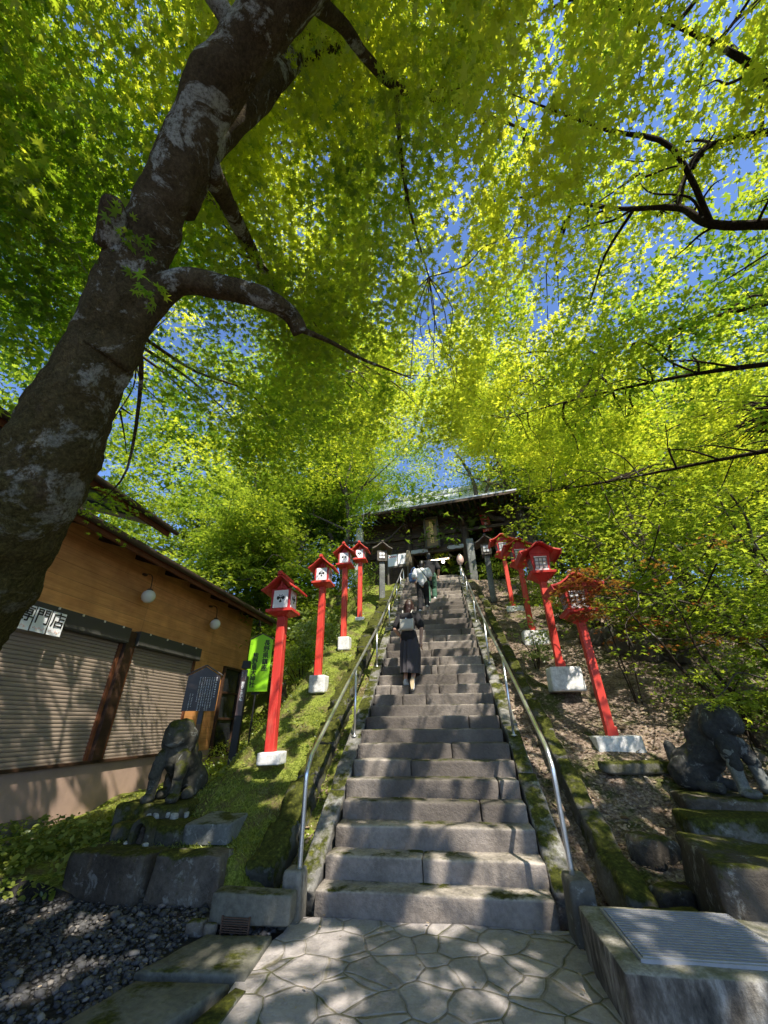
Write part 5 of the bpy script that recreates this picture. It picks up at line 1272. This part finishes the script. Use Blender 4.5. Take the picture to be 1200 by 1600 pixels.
# ---- generic tree: tapered wobbling trunk, limbs, layered sprays
def tree(label, x, y, h, R, nspray, tr, base=.35, seed=0, mat='leaf_bg', size=.085, tint=(.1, .8), lean=(0, 0), leaves=85, bark='bark', name='tree', group=None, stems=1, tpl=LEAF5, sr=(.55, 1.0), share=.5, zcut=None, thin=True, extra=(), sink=.15, trunk_pts=None, squash=.75):
    rs = random.Random(seed); z0 = float(ground(x, y))-sink
    t = thing(name, label, 'tree', (x, y, z0), 0, group)
    mb = MB(); nodes = []; cr = Crown((x, y, z0))
    for sN in range(stems):
        bx, by = (rs.uniform(-.3, .3), rs.uniform(-.3, .3)) if stems > 1 else (0, 0)
        lx, ly = lean[0]+(rs.uniform(-.25, .25) if stems > 1 else 0), lean[1]+(rs.uniform(-.2, .2) if stems > 1 else 0)
        pts = []
        for k in range(8):
            u = k/7; w = .05*h*math.sin(u*math.pi)
            pts.append((bx+lx*h*u+rs.uniform(-w, w)*.5, by+ly*h*u+rs.uniform(-w, w)*.5, h*.88*u, tr*(1.25 if k == 0 else 1-.82*u)))
        if trunk_pts and sN == 0: pts = trunk_pts
        mb.tube([p[:3] for p in pts], [p[3] for p in pts], 12, rough=.14, res=5, seed=seed)
        nl = max(4, int(9/stems)+2)
        for k in range(nl):
            u = base+(.97-base)*(k+rs.random()*.6)/nl; i = min(6, int(u*7)); f = u*7-i
            if i >= len(pts)-1: i = len(pts)-2; f = .9
            p = [pts[i][q]*(1-f)+pts[i+1][q]*f for q in range(4)]
            a = rs.uniform(0, 6.28); ln = R*(1.05-.55*abs(u-.6))*rs.uniform(.7, 1.1); up = rs.uniform(.15, .6)
            e = (p[0]+ln*math.cos(a), p[1]+ln*math.sin(a), p[2]+ln*up)
            mid = tuple((p[q]+e[q])/2+rs.uniform(-.12, .12)*ln-(0.08*ln if q == 2 else 0) for q in range(3))
            lp = [tuple(p[:3])+(p[3]*.6,), mid+(p[3]*.4,), e+(.012,)]
            mb.tube([q[:3] for q in lp], [q[3] for q in lp], 7, rough=.12, res=5)
            nodes += resample(lp, 5)
        nodes += resample(pts[3:], 3)
    for k in range(nspray):
        n = nodes[rs.randrange(len(nodes))]
        q = np.array(n[:3])+np.array([rs.gauss(0, 1), rs.gauss(0, 1), rs.gauss(0, .55)])*R*.26
        if q[2] < h*base*.85 or (zcut and q[2]+z0 < zcut): continue
        Rr = rs.uniform(*sr); cr.spray(q, Rr, int(leaves*Rr*Rr)+10, size, rs.uniform(*tint)*(.6+.4*min(1, q[2]/h)), .22, flat=.09)
    for c, Rr, n, sz, ti in extra: cr.spray(np.array(c)-np.array([x, y, z0]), Rr, n, sz, ti, .25)
    connect(mb, nodes, cr, share, .012, 1)
    mb.build('trunk', bark, t, smooth=True)
    cr.build(mat, t, tpl, thin=thin)
    return t

# right-hand maple whose limbs reach in from outside the frame
rm = thing('maple_tree', 'maple reaching in from the right edge with dark bare limbs over the stairs', 'tree', (5.6, -2.0, 0))
O1 = Vector(rm.location)
def L1(pts): return [(*(Vector(p[:3])-O1), p[3]) for p in pts]
rt = [(5.6, -2, -.2, .34), (5.5, -1.95, 1.5, .28), (5.3, -1.95, 3.2, .24), (5.1, -1.9, 4.6, .18), (4.9, -1.9, 6.0, .12), (4.7, -2.1, 7.6, .07), (4.4, -2.4, 9.0, .02)]
rl = [[(5.15, -1.92, 4.4, .10), (4.3, -1.93, 5.5, .075), (3.44, -1.85, 5.98, .055), (3.2, -1.87, 6.37, .045), (2.72, -1.74, 6.85, .032), (1.95, -1.73, 7.45, .018), (1.2, -1.6, 7.9, .006)],
      [(3.2, -1.87, 6.37, .03), (3.35, -1.95, 6.75, .04), (3.7, -2.1, 7.1, .045), (4.75, -2.05, 7.2, .06)],
      [(5.0, -1.9, 5.2, .07), (3.9, -2.6, 6.5, .045), (3.0, -3.0, 7.4, .03), (2.2, -3.2, 8.0, .01)],
      [(5.25, -1.95, 3.6, .075), (4.5, -1.2, 4.55, .05), (3.6, -.6, 5.15, .032), (2.5, .1, 5.6, .018), (1.6, .7, 5.9, .007)],
      [(5.3, -1.95, 3.1, .08), (4.9, -.6, 4.05, .05), (4.3, .6, 4.65, .034), (3.3, 1.7, 5.1, .02), (2.2, 2.6, 5.5, .007)],
      [(5.1, -1.9, 4.8, .07), (4.6, -.6, 6.2, .05), (3.8, .9, 7.4, .03), (2.8, 2.4, 8.4, .01)],
      [(5.0, -1.95, 5.4, .07), (4.2, -3.2, 6.3, .05), (3.0, -4.6, 6.9, .03), (1.8, -5.6, 7.3, .01)],
      [(5.2, -1.9, 4.0, .07), (6.2, -.4, 5.2, .05), (6.6, 1.6, 6.2, .02)]]
mb = MB(); mb.tube([q[:3] for q in L1(rt)], rad(rt), 16, rough=.15, res=6)
nd = []
for q in rl:
    mb.tube([k[:3] for k in L1(q)], [.72*r for r in rad(q)], 9, rough=.24, res=9, seed=len(nd)); nd += resample(L1(q), 6)
    for w in resample(L1(q), 3)[2:]:
        v = Vector(w[:3]); e = v+Vector((random.uniform(-.9, .3), random.uniform(-.6, .6), random.uniform(-.1, .5)))
        twig(mb, v, e, min(.016, w[3]*.5), .003, side=3)
cr = Crown(O1); k = 0
while k < 1800:
    x, y = RNG.uniform(1.0, 7.2), RNG.uniform(-7.8, 4.2)
    d = max(0, y+4.42); lo = max(5.5-.25*max(0, x-3), 1.5+(.80-.05*max(0, x-1.5))*d)
    z = lo+RNG.uniform(-.3, 3.0)-(RNG.random() < .25)*RNG.uniform(0, .2)*d*min(1, max(0, x-1.5))
    if RNG.random() > .62+1.1*clump(x, y, z): continue
    if 1.6 < x < 4.6 and -3.0 < y < -1.1 and z < 6.9: continue
    R = RNG.uniform(.4, .85); cr.spray(np.array([x, y, z])-np.array(O1), R, int(420*R*R)+25, .046, canopy_tint(x, y, z), .3, flat=.03); k += 1
connect(mb, nd, cr, .2)
mb.build('trunk', 'twig', rm, smooth=True); cr.build('leaf', rm, LEAF5, tilt=.32)

# trees over the upper stairs and on both banks
ups = []
for k in range(330):
    x, y = RNG.uniform(-5.0, .6), RNG.uniform(2.4, 9.5); R = RNG.uniform(.5, .95)
    ups.append(((x, y, 1.7+.84*(y+4.42)+RNG.uniform(-.4, 2.6)-(RNG.random() < .25)*RNG.uniform(0, 2.5)*min(1, abs(x-.1)/2.5)), R, int(200*R*R)+20, .06, RNG.uniform(.2, 1)))
for c, R, n in [((-1.9, 9.3, 9.2), .7, 150), ((-1.6, 9.6, 9.9), .9, 150), ((-.7, 9.4, 10.3), .8, 130), ((-2.4, 9.6, 10.2), .8, 130), ((-1.2, 9.3, 10.9), .9, 150), ((-3.0, 9.6, 9.5), .7, 110), ((-.9, 9.7, 9.45), .5, 60), ((-.3, 9.0, 11.9), .9, 140)]:
    ups.append((c, R, n*3, .06, .02))  # darkest leaf tint paints these sprays before the gate as shaded
for k in range(34):
    x, y = RNG.uniform(-3.4, -1.2), RNG.uniform(8.7, 9.8); R = RNG.uniform(.3, .55)
    ups.append(((x, y, 1.465+RNG.uniform(.50+.05*(x+3.4)/2.6, .64)*(y+4.42)), R, int(260*R*R)+20, .055, RNG.uniform(0, .3)))
for k in range(70):
    x, y = RNG.uniform(-4.5, .3), RNG.uniform(9.6, 13); R = RNG.uniform(.6, 1.0)
    ups.append(((x, y, RNG.uniform(10.8+.2*abs(x+.5), 15.5)), R, int(150*R*R)+20, .07, RNG.uniform(0, .8)))
tree('tall grey-trunked maple left of the gate with branches drooping before the gate roof', -3.75, 10.6, 9.2, 2.8, 55, .17, .35, 21, 'leaf', .062, (.2, .8), (.03, -.02), extra=ups, share=.1, leaves=110)
ups = []
for k in range(380):
    x, y = RNG.uniform(.6, 6.5), RNG.uniform(4.0, 10.0); R = RNG.uniform(.5, .95)
    ups.append(((x, y, 1.6+(.82-.03*x)*(y+4.42)+RNG.uniform(-.4, 2.6)-(RNG.random() < .3)*(not (x < 3.6 and y > 6))*RNG.uniform(0, 3.5)*min(1, abs(x-.3)/2.5)+(1.2 if (x < 3.6 and y > 7) else 0)), R, int(200*R*R)+20, .06, RNG.uniform(.25, 1)))
zb = float(ground(4.35, 11.3))-.15
for k in range(110):
    x, y = RNG.uniform(1.4, 6.5), RNG.uniform(9.6, 13.5); R = RNG.uniform(.6, 1.0)
    ups.append(((x, y, RNG.uniform(10.6, 16)), R, int(150*R*R)+20, .07, RNG.uniform(0, .8)))
TP = [(0, 0, 0, .42), (-.02, .0, .9, .34), (-.12, .0, 2.0, .30), (-.3, 0, 3.0, .27), (-.5, 0, 4.0, .2), (-.65, 0, 5.0, .15), (-.8, 0, 6.2, .1), (-1.0, 0, 7.6, .04)]
bt = tree('stout old tree with a curved side limb just right of the gate roof', 4.35, 11.3, 9.0, 2.6, 40, .34, .45, 22, 'leaf', .065, (.2, .9), (0, 0), extra=ups, share=.1, leaves=110, trunk_pts=TP)
mb = MB()
mb.tube([(-.3, 0, 2.6), (-.9, 0, 2.95), (-1.5, 0, 3.1), (-2.0, .05, 3.9), (-2.1, .1, 5.2), (-2.5, .1, 6.4), (-2.9, .2, 7.4)], [.17, .14, .125, .11, .09, .06, .02], 12, rough=.14, res=6, seed=8)
mb.tube([(-1.95, .05, 3.8), (-1.5, -.1, 4.7), (-1.3, -.1, 5.8), (-1.6, -.2, 7.0)], [.08, .065, .05, .02], 9, rough=.14, res=5)
mb.tube([(-.2, 0, 2.5), (.5, .1, 4.0), (.7, .1, 5.6), (1.2, .1, 7.0)], [.2, .15, .1, .03], 10, rough=.14, res=5)
mb.build('limb', 'bark', bt, smooth=True)

def Ltag(i, s): return s
BG = [  # label, x, y, h, R, sprays, trunk r, base, stems, tint
 ('pale-trunked tree at the gate\'s left corner behind the topmost red crest lantern', -4.7, 11.6, 9.5, 2.2, 60, .15, .35, 1, (.1, .6)),
 ('leafy tree rising directly behind the far end of the shop roof', -5.3, 9.0, 7.5, 2.4, 80, .13, .22, 2, (.3, 1)),
 ('slender forked tree standing behind the shop, next to the tree at the roof end', -6.8, 10.4, 9.0, 2.4, 80, .14, .3, 2, (.15, .8)),
 ('broad bright-leaved tree above the middle of the shop roof', -8.0, 8.2, 8.8, 2.7, 95, .15, .3, 1, (.3, 1)),
 ('darker tree deep in the wood on the left slope behind the slender forked one', -7.4, 13.2, 10.5, 2.6, 75, .16, .3, 1, (.0, .5)),
 ('tall tree far up the left slope between the gate and the dark wood', -5.6, 14.5, 11.5, 2.6, 75, .17, .4, 1, (.05, .6)),
 ('wide tree farthest left of the wood, just right of the big leaning trunk', -10.3, 9.5, 10, 3.0, 95, .17, .3, 1, (.2, .9)),
 ('tall dark tree at the back of the left wood above the broad bright-leaved one', -9.8, 14, 12, 3.0, 75, .2, .35, 1, (.0, .5)),
 ('thin-stemmed tree right of the fence with pale grey stems', 6.3, 10.2, 8, 2.3, 80, .12, .3, 3, (.2, .9)),
 ('many-stemmed tree on the right bank above the lattice lanterns', 6.6, 7.4, 7.2, 2.4, 95, .10, .25, 4, (.3, 1)),
 ('dense tree at the right edge of the picture beyond the right bank', 8.8, 6.2, 8.5, 2.7, 95, .15, .25, 2, (.2, .9)),
 ('tall tree deep in the wood at the right, behind the many-stemmed one', 9.2, 10.5, 11, 2.9, 85, .18, .3, 1, (.1, .6)),
 ('slim tree behind the wooden fence, nearest to the stout old tree', 5.6, 13.4, 10, 2.4, 70, .14, .3, 1, (.1, .7)),
 ('tree at the far right of the wood with high crown above the low maples', 11.5, 7.5, 10.5, 3, 80, .18, .3, 1, (.15, .7)),
]
for i, (lab, x, y, h, R, ns, tr, bs, st, ti) in enumerate(BG):
    tree(lab, x, y, h, R, int(ns*2.2), tr, bs, 40+i, 'leaf_bg', .095, ti, leaves=150, stems=st, share=.2)
# low layered maples on the right bank
tree('low spreading maple on the right bank with thin bare boughs slanting over the litter', 6.3, 3.1, 4.6, 2.6, 420, .07, .12, 71, 'leaf_bg', .06, (.3, 1), (-.14, .02), leaves=210, stems=4, sr=(.35, .7), share=.2, bark='bark', name='maple_tree', thin=.25)
tree('low maple at the right picture edge, beside the dark guardian dog', 5.9, 1.2, 3.9, 2.0, 300, .06, .12, 72, 'leaf_bg', .056, (.15, .8), (-.1, .04), leaves=210, stems=4, sr=(.3, .6), share=.2, name='maple_tree', thin=.6, extra=[((3.3, 1.05, 1.66), .2, 60, .045, .6), ((3.5, 1.1, 1.7), .24, 80, .045, .5), ((3.7, 1.2, 1.62), .25, 80, .045, .7), ((3.95, 1.2, 1.75), .3, 100, .045, .6)])
tree('bright layered maple in the middle of the right bank above the retaining stones', 5.3, 5.3, 4.2, 2.4, 420, .07, .2, 73, 'leaf_bg', .065, (.4, 1), (-.06, 0), leaves=170, stems=3, sr=(.35, .7), share=.2, name='maple_tree', thin=.2)

def shrub(label, x, y, R, h, n, mat='leaf_bg', size=.05, tint=(.2, .8), leaves=150, seed=0, tpl=LEAFO, name='shrub', z=None, group=None, cz=0):
    rs = random.Random(seed); z0 = (float(ground(x, y)) if z is None else z)-.05
    t = thing(name, label, 'shrub', (x, y, z0), 0, group)
    mb = MB(); cr = Crown((x, y, z0))
    n = int(n*1.9)
    for k in range(n):
        a, e = rs.uniform(0, 6.28), rs.random()**.6
        q = (R*e*math.cos(a), R*e*math.sin(a), cz+h*(.18+.82*rs.random()*(1-.45*e*e)))
        Rr = rs.uniform(.16, .34)*min(1.4, R+.3); cr.spray(q, Rr, int(leaves*Rr*Rr*6)+8, size, rs.uniform(*tint), .3, flat=.16)
        if k % 6 == 0: mb.tube([(q[0]*.1, q[1]*.1, 0), (q[0]*.45+rs.uniform(-.05, .05), q[1]*.45, q[2]*.6), q], [.014, .01, .003], 5, res=4, cap=False)
    mb.build('stem', 'twig', t, smooth=True); cr.build(mat, t, tpl, tilt=.7, thin=.35)
    return t
SH = [('dense leafy shrub behind the second red crest lantern', -3.3, 5.6, .8, 1.3, 24, 'leaf_bg', .05, (.2, .8)),
 ('shrub spilling over the bank behind the third red crest lantern', -3.35, 7.3, .9, 1.7, 28, 'leaf_bg', .055, (.1, .7)),
 ('dark shrub just left of the left grey lantern\'s stone post', -2.75, 9.3, .75, 1.6, 24, 'leaf_bg', .05, (.0, .5)),
 ('big shrub between the shop end and the red crest lanterns', -4.5, 7.3, 1.0, 1.5, 30, 'leaf_bg', .055, (.1, .7)),
 ('leafy shrub below the green board against the shop door', -4.45, 4.9, .6, .8, 22, 'leaf_bg', .045, (.2, .9)),
 ('small fern-like shrub at the foot of the black sign post', -4.3, 3.9, .5, .6, 18, 'leaf_bg', .05, (.3, 1)),
 ('shrub behind the topmost red lattice lantern', 3.25, 8.9, .7, 1.3, 22, 'leaf_bg', .05, (.1, .6)),
 ('dark shrub behind the second red lattice lantern', 3.6, 7.1, .8, 1.4, 26, 'leaf_bg', .05, (.05, .6)),
 ('bright-leaved young shrub growing across the second red lattice lantern', 2.25, 4.9, .42, 1.3, 13, 'leaf_pale', .07, (.4, 1)),
 ('shrub at the top of the litter bank right of the brightest lattice lantern', 4.1, 6.2, .9, 1.3, 28, 'leaf_bg', .05, (.15, .8)),
 ('shrub overhanging the head of the dark guardian dog', 4.35, 2.75, .8, 1.1, 26, 'leaf_bg', .048, (.1, .7)),
 ('dark shrub filling the right edge behind the dark guardian dog', 5.3, 2.6, .95, 1.6, 30, 'leaf_bg', .05, (.0, .6)),
 ('low dark shrub beside the stone pillar right of the gate', 2.6, 10.6, .7, 1.1, 20, 'leaf_bg', .05, (.0, .5)),
 ('dark bush left of the notice board at the gate', -2.6, 10.3, .7, 1.3, 20, 'leaf_bg', .05, (.0, .5)),
]
for i, s in enumerate(SH): shrub(*s, seed=100+i)
shrub('reddish-leaved little maple just behind the lowest lattice lantern', 3.5, 3.5, .5, 2.3, 8, 'leaf_red', .05, (.2, .9), seed=130, tpl=LEAF5, leaves=90, name='red_maple_shrub', cz=.6)
tree('reddish young maple in front of the lowest lattice lantern, its twigs covering the lantern head', 4.5, 2.3, 3.2, 1.3, 16, .035, .5, 75, 'leaf_red', .045, (.2, .9), (-.22, 0), leaves=230, stems=2, sr=(.2, .4), share=.8, name='maple_tree', bark='twig', thin=.9, extra=[((2.45, 2.15, 3.2), .36, 170, .045, .5), ((2.5, 2.1, 2.95), .3, 140, .045, .5), ((2.6, 2.05, 3.62), .3, 120, .045, .5), ((2.35, 2.0, 3.35), .3, 140, .045, .5), ((2.6, 1.9, 3.45), .36, 110, .045, .3), ((2.35, 2.2, 3.5), .3, 80, .045, .6), ((2.75, 2.1, 3.05), .35, 110, .045, .8), ((2.55, 2.0, 3.3), .3, 90, .045, .4), ((2.9, 2.0, 3.35), .4, 120, .045, .7)])
shrub('pale sunlit bough of broad leaves behind the lowest two crest lanterns', -3.5, 6.6, .95, 2.9, 30, 'leaf_pale', .075, (.5, 1), seed=131, tpl=LEAF5, leaves=85, name='pale_shrub')
shrub('leafy low maple brushing over the dark guardian dog\'s head', 3.95, 1.75, .5, 1.15, 12, 'leaf_bg', .05, (.2, .8), seed=133, tpl=LEAF5, leaves=70, name='young_maple', cz=.5)

# far wood closing the view between the trunks
def far_wood():
    cr = Crown(); rs = RNG
    for k in range(1500):
        a = rs.uniform(-1.25, 1.35); d = rs.uniform(15, 32)
        x, y = d*math.sin(a), d*math.cos(a)-4
        side = min(1, abs(a-.1)/.35)
        top = 9.5+side*10.0
        z = rs.uniform(4.0, top) if abs(a) < .5 else rs.uniform(0, top)
        R = rs.uniform(1.0, 1.9); cr.spray((x, y, z), R, int(38*R*R)+10, .21, rs.uniform(0, .6), .25, flat=.2)
    o = cr.build('leaf_bg', None, LEAF3, 'far_wood', thin=False, tilt=.6)
    tag(o, 'far wood of leafy trees behind the gate and both banks', 'wood', kind='stuff')
far_wood()

# ------------------------------------------------------------------ ground cover
def scatter(name, N, region, dens, tpl, size, mat, tilt, lift, tint, kind='stuff', upright=False):
    x = RNG.uniform(region[0], region[1], N); y = RNG.uniform(region[2], region[3], N)
    k = RNG.random(N) < dens(x, y); x, y = x[k], y[k]; n = len(x)
    z = ground(x, y)+RNG.uniform(lift[0], lift[1], n)
    yaw = RNG.uniform(0, 6.28, n)
    if upright:
        t = np.stack([np.cos(yaw)*.45, np.sin(yaw)*.45, np.ones(n)], 1); t[:, :2] += RNG.normal(0, .3, (n, 2))
        nz = np.stack([-np.sin(yaw), np.cos(yaw), np.zeros(n)], 1)
    else:
        nz = np.stack([RNG.normal(0, tilt, n), RNG.normal(0, tilt, n)-.35, np.ones(n)], 1)
        t = np.stack([np.cos(yaw), np.sin(yaw), np.zeros(n)], 1)
    nz /= np.linalg.norm(nz, axis=1)[:, None]; t -= nz*np.sum(t*nz, 1)[:, None]; t /= np.linalg.norm(t, axis=1)[:, None]
    b = np.cross(t, nz); s = size*np.exp(RNG.normal(0, .35, n)); tv, tt = tpl
    V = np.stack([x, y, z], 1)[:, None, :]+s[:, None, None]*(tv[None, :, 0, None]*b[:, None, :]+tv[None, :, 1, None]*t[:, None, :]+tv[None, :, 2, None]*nz[:, None, :]*2.5)
    T = tt[None]+(np.arange(n)*len(tv))[:, None, None]
    ti = np.clip(RNG.normal(tint[0], tint[1], n), 0, 1)
    tag(soup(name, V.reshape(-1, 3), T.reshape(-1, 3), mat, None, np.repeat(ti, len(tv))), kind=kind)
BLADE = (np.array([(-.05, 0, 0), (.05, 0, 0), (.03, .6, .06), (0, 1, .2)]), np.array([(0, 1, 2), (0, 2, 3)]))
patch = lambda x, y, s, a, b: sstep(a, b, fbm(x*s, y*s, 77))
scatter('grass', 90000, (-5.3, -1.84, .35, 10), lambda x, y: .06+.94*patch(x, y, 2.0, .45, .66), BLADE, .036, 'leaf_grass', 0, (-.01, .0), (.5, .3), upright=True)
scatter('ground_cover', 16000, (-5.4, -1.84, .3, 9.5), lambda x, y: patch(x, y, 1.3, .45, .65)*.8+.06, LEAFO, .035, 'leaf_grass', .45, (.01, .06), (.45, .3))
scatter('weeds', 2600, (-5.45, -3.65, -.05, 1.5), lambda x, y: np.clip(1.2-.0*x, 0, 1)*patch(x, y, 2.0, .3, .5), LEAFO, .06, 'leaf_grass', .5, (.02, .20), (.35, .3))
scatter('leaf_litter', 26000, (1.28, 6.2, .1, 10), lambda x, y: .3+.7*patch(x, y, 1.7, .3, .6), LEAFO, .042, 'leaf_dead', .38, (.004, .022), (.55, .32))
scatter('gutter_leaves', 1600, (-1.62, -1.27, .2, 9), lambda x, y: x*0+.8, LEAFO, .038, 'leaf_dead', .35, (.006, .03), (.5, .3))
def step_litter():
    # a few leaves dropped on the treads and the paving
    P = []
    for k in range(230):
        n = random.randrange(0, 30); P.append((random.uniform(-1, 1), step_y(n)+random.choice([.2, .24, .27, random.uniform(.03, .28)]), step_z(n+1)+.010))
    for k in range(45): P.append((random.uniform(-1.1, 1.1), random.uniform(-2, 0), .034))
    for k in range(60): P.append((random.uniform(-4.2, -1.9), random.uniform(-1.6, .1), .035))
    P = np.array(P); n = len(P); yaw = RNG.uniform(0, 6.28, n)
    nz = np.stack([RNG.normal(0, .15, n), RNG.normal(0, .15, n), np.ones(n)], 1); nz /= np.linalg.norm(nz, axis=1)[:, None]
    t = np.stack([np.cos(yaw), np.sin(yaw), np.zeros(n)], 1); t -= nz*np.sum(t*nz, 1)[:, None]; b = np.cross(t, nz)
    s = RNG.uniform(.018, .04, n); tv, tt = LEAFO
    V = P[:, None, :]+s[:, None, None]*(tv[None, :, 0, None]*b[:, None, :]+tv[None, :, 1, None]*t[:, None, :]+tv[None, :, 2, None]*nz[:, None, :]*.6)
    T = tt[None]+(np.arange(n)*len(tv))[:, None, None]
    tag(soup('fallen_leaves', V.reshape(-1, 3), T.reshape(-1, 3), 'leaf_dead', None, np.repeat(RNG.uniform(.3, 1, n), len(tv))), kind='stuff')
step_litter()

# ================================================================== CAMERA, LIGHT, RENDER
cam = bpy.data.cameras.new('camera'); co = bpy.data.objects.new('camera', cam); COL.objects.link(co)
cam.sensor_fit = 'VERTICAL'; cam.sensor_height = 24; cam.lens = 9.0; cam.clip_end = 1000; cam.clip_start = .05
co.matrix_world = Matrix.Translation((.29, -4.42, 1.465)) @ Matrix.Rotation(R_(8.45), 4, 'Z') @ Matrix.Rotation(R_(90+28.8), 4, 'X') @ Matrix.Rotation(-.01, 4, 'Z')
scene.camera = co
sv = Vector(SUN)
sl = bpy.data.lights.new('sun', 'SUN'); sl.energy = 5.0; sl.angle = R_(.55); sl.color = (1, .935, .83)
so = bpy.data.objects.new('sun', sl); COL.objects.link(so); so.rotation_euler = sv.to_track_quat('Z', 'Y').to_euler()
w = bpy.data.worlds.new('World'); scene.world = w; w.use_nodes = True
nt = w.node_tree; bg = nt.nodes['Background']; sk = nt.nodes.new('ShaderNodeTexSky'); sk.sky_type = 'NISHITA'; sk.sun_disc = False
sk.sun_elevation = math.asin(sv.normalized().z); sk.sun_rotation = math.atan2(sv.x, sv.y); sk.altitude = 1000; sk.air_density = 1.0; sk.dust_density = .6; sk.ozone_density = 1.5
mx = nt.nodes.new('ShaderNodeMix'); mx.data_type = 'RGBA'; mx.blend_type = 'MULTIPLY'; mx.inputs[0].default_value = 1; mx.inputs[7].default_value = (.80, .92, 1.15, 1)
nt.links.new(sk.outputs[0], mx.inputs[6]); nt.links.new(mx.outputs[2], bg.inputs[0]); bg.inputs[1].default_value = .15
scene.view_settings.view_transform = 'Standard'; scene.view_settings.look = 'None'; scene.view_settings.exposure = 0
cy = scene.cycles
cy.max_bounces = 12; cy.diffuse_bounces = 7; cy.transmission_bounces = 6; cy.glossy_bounces = 3; cy.sample_clamp_indirect = 6
cy.film_exposure = 1.75
cy.use_denoising = True
try: cy.denoiser = 'OPENIMAGEDENOISE'
except Exception: pass

bpy.data.scenes.remove(SCRATCH)
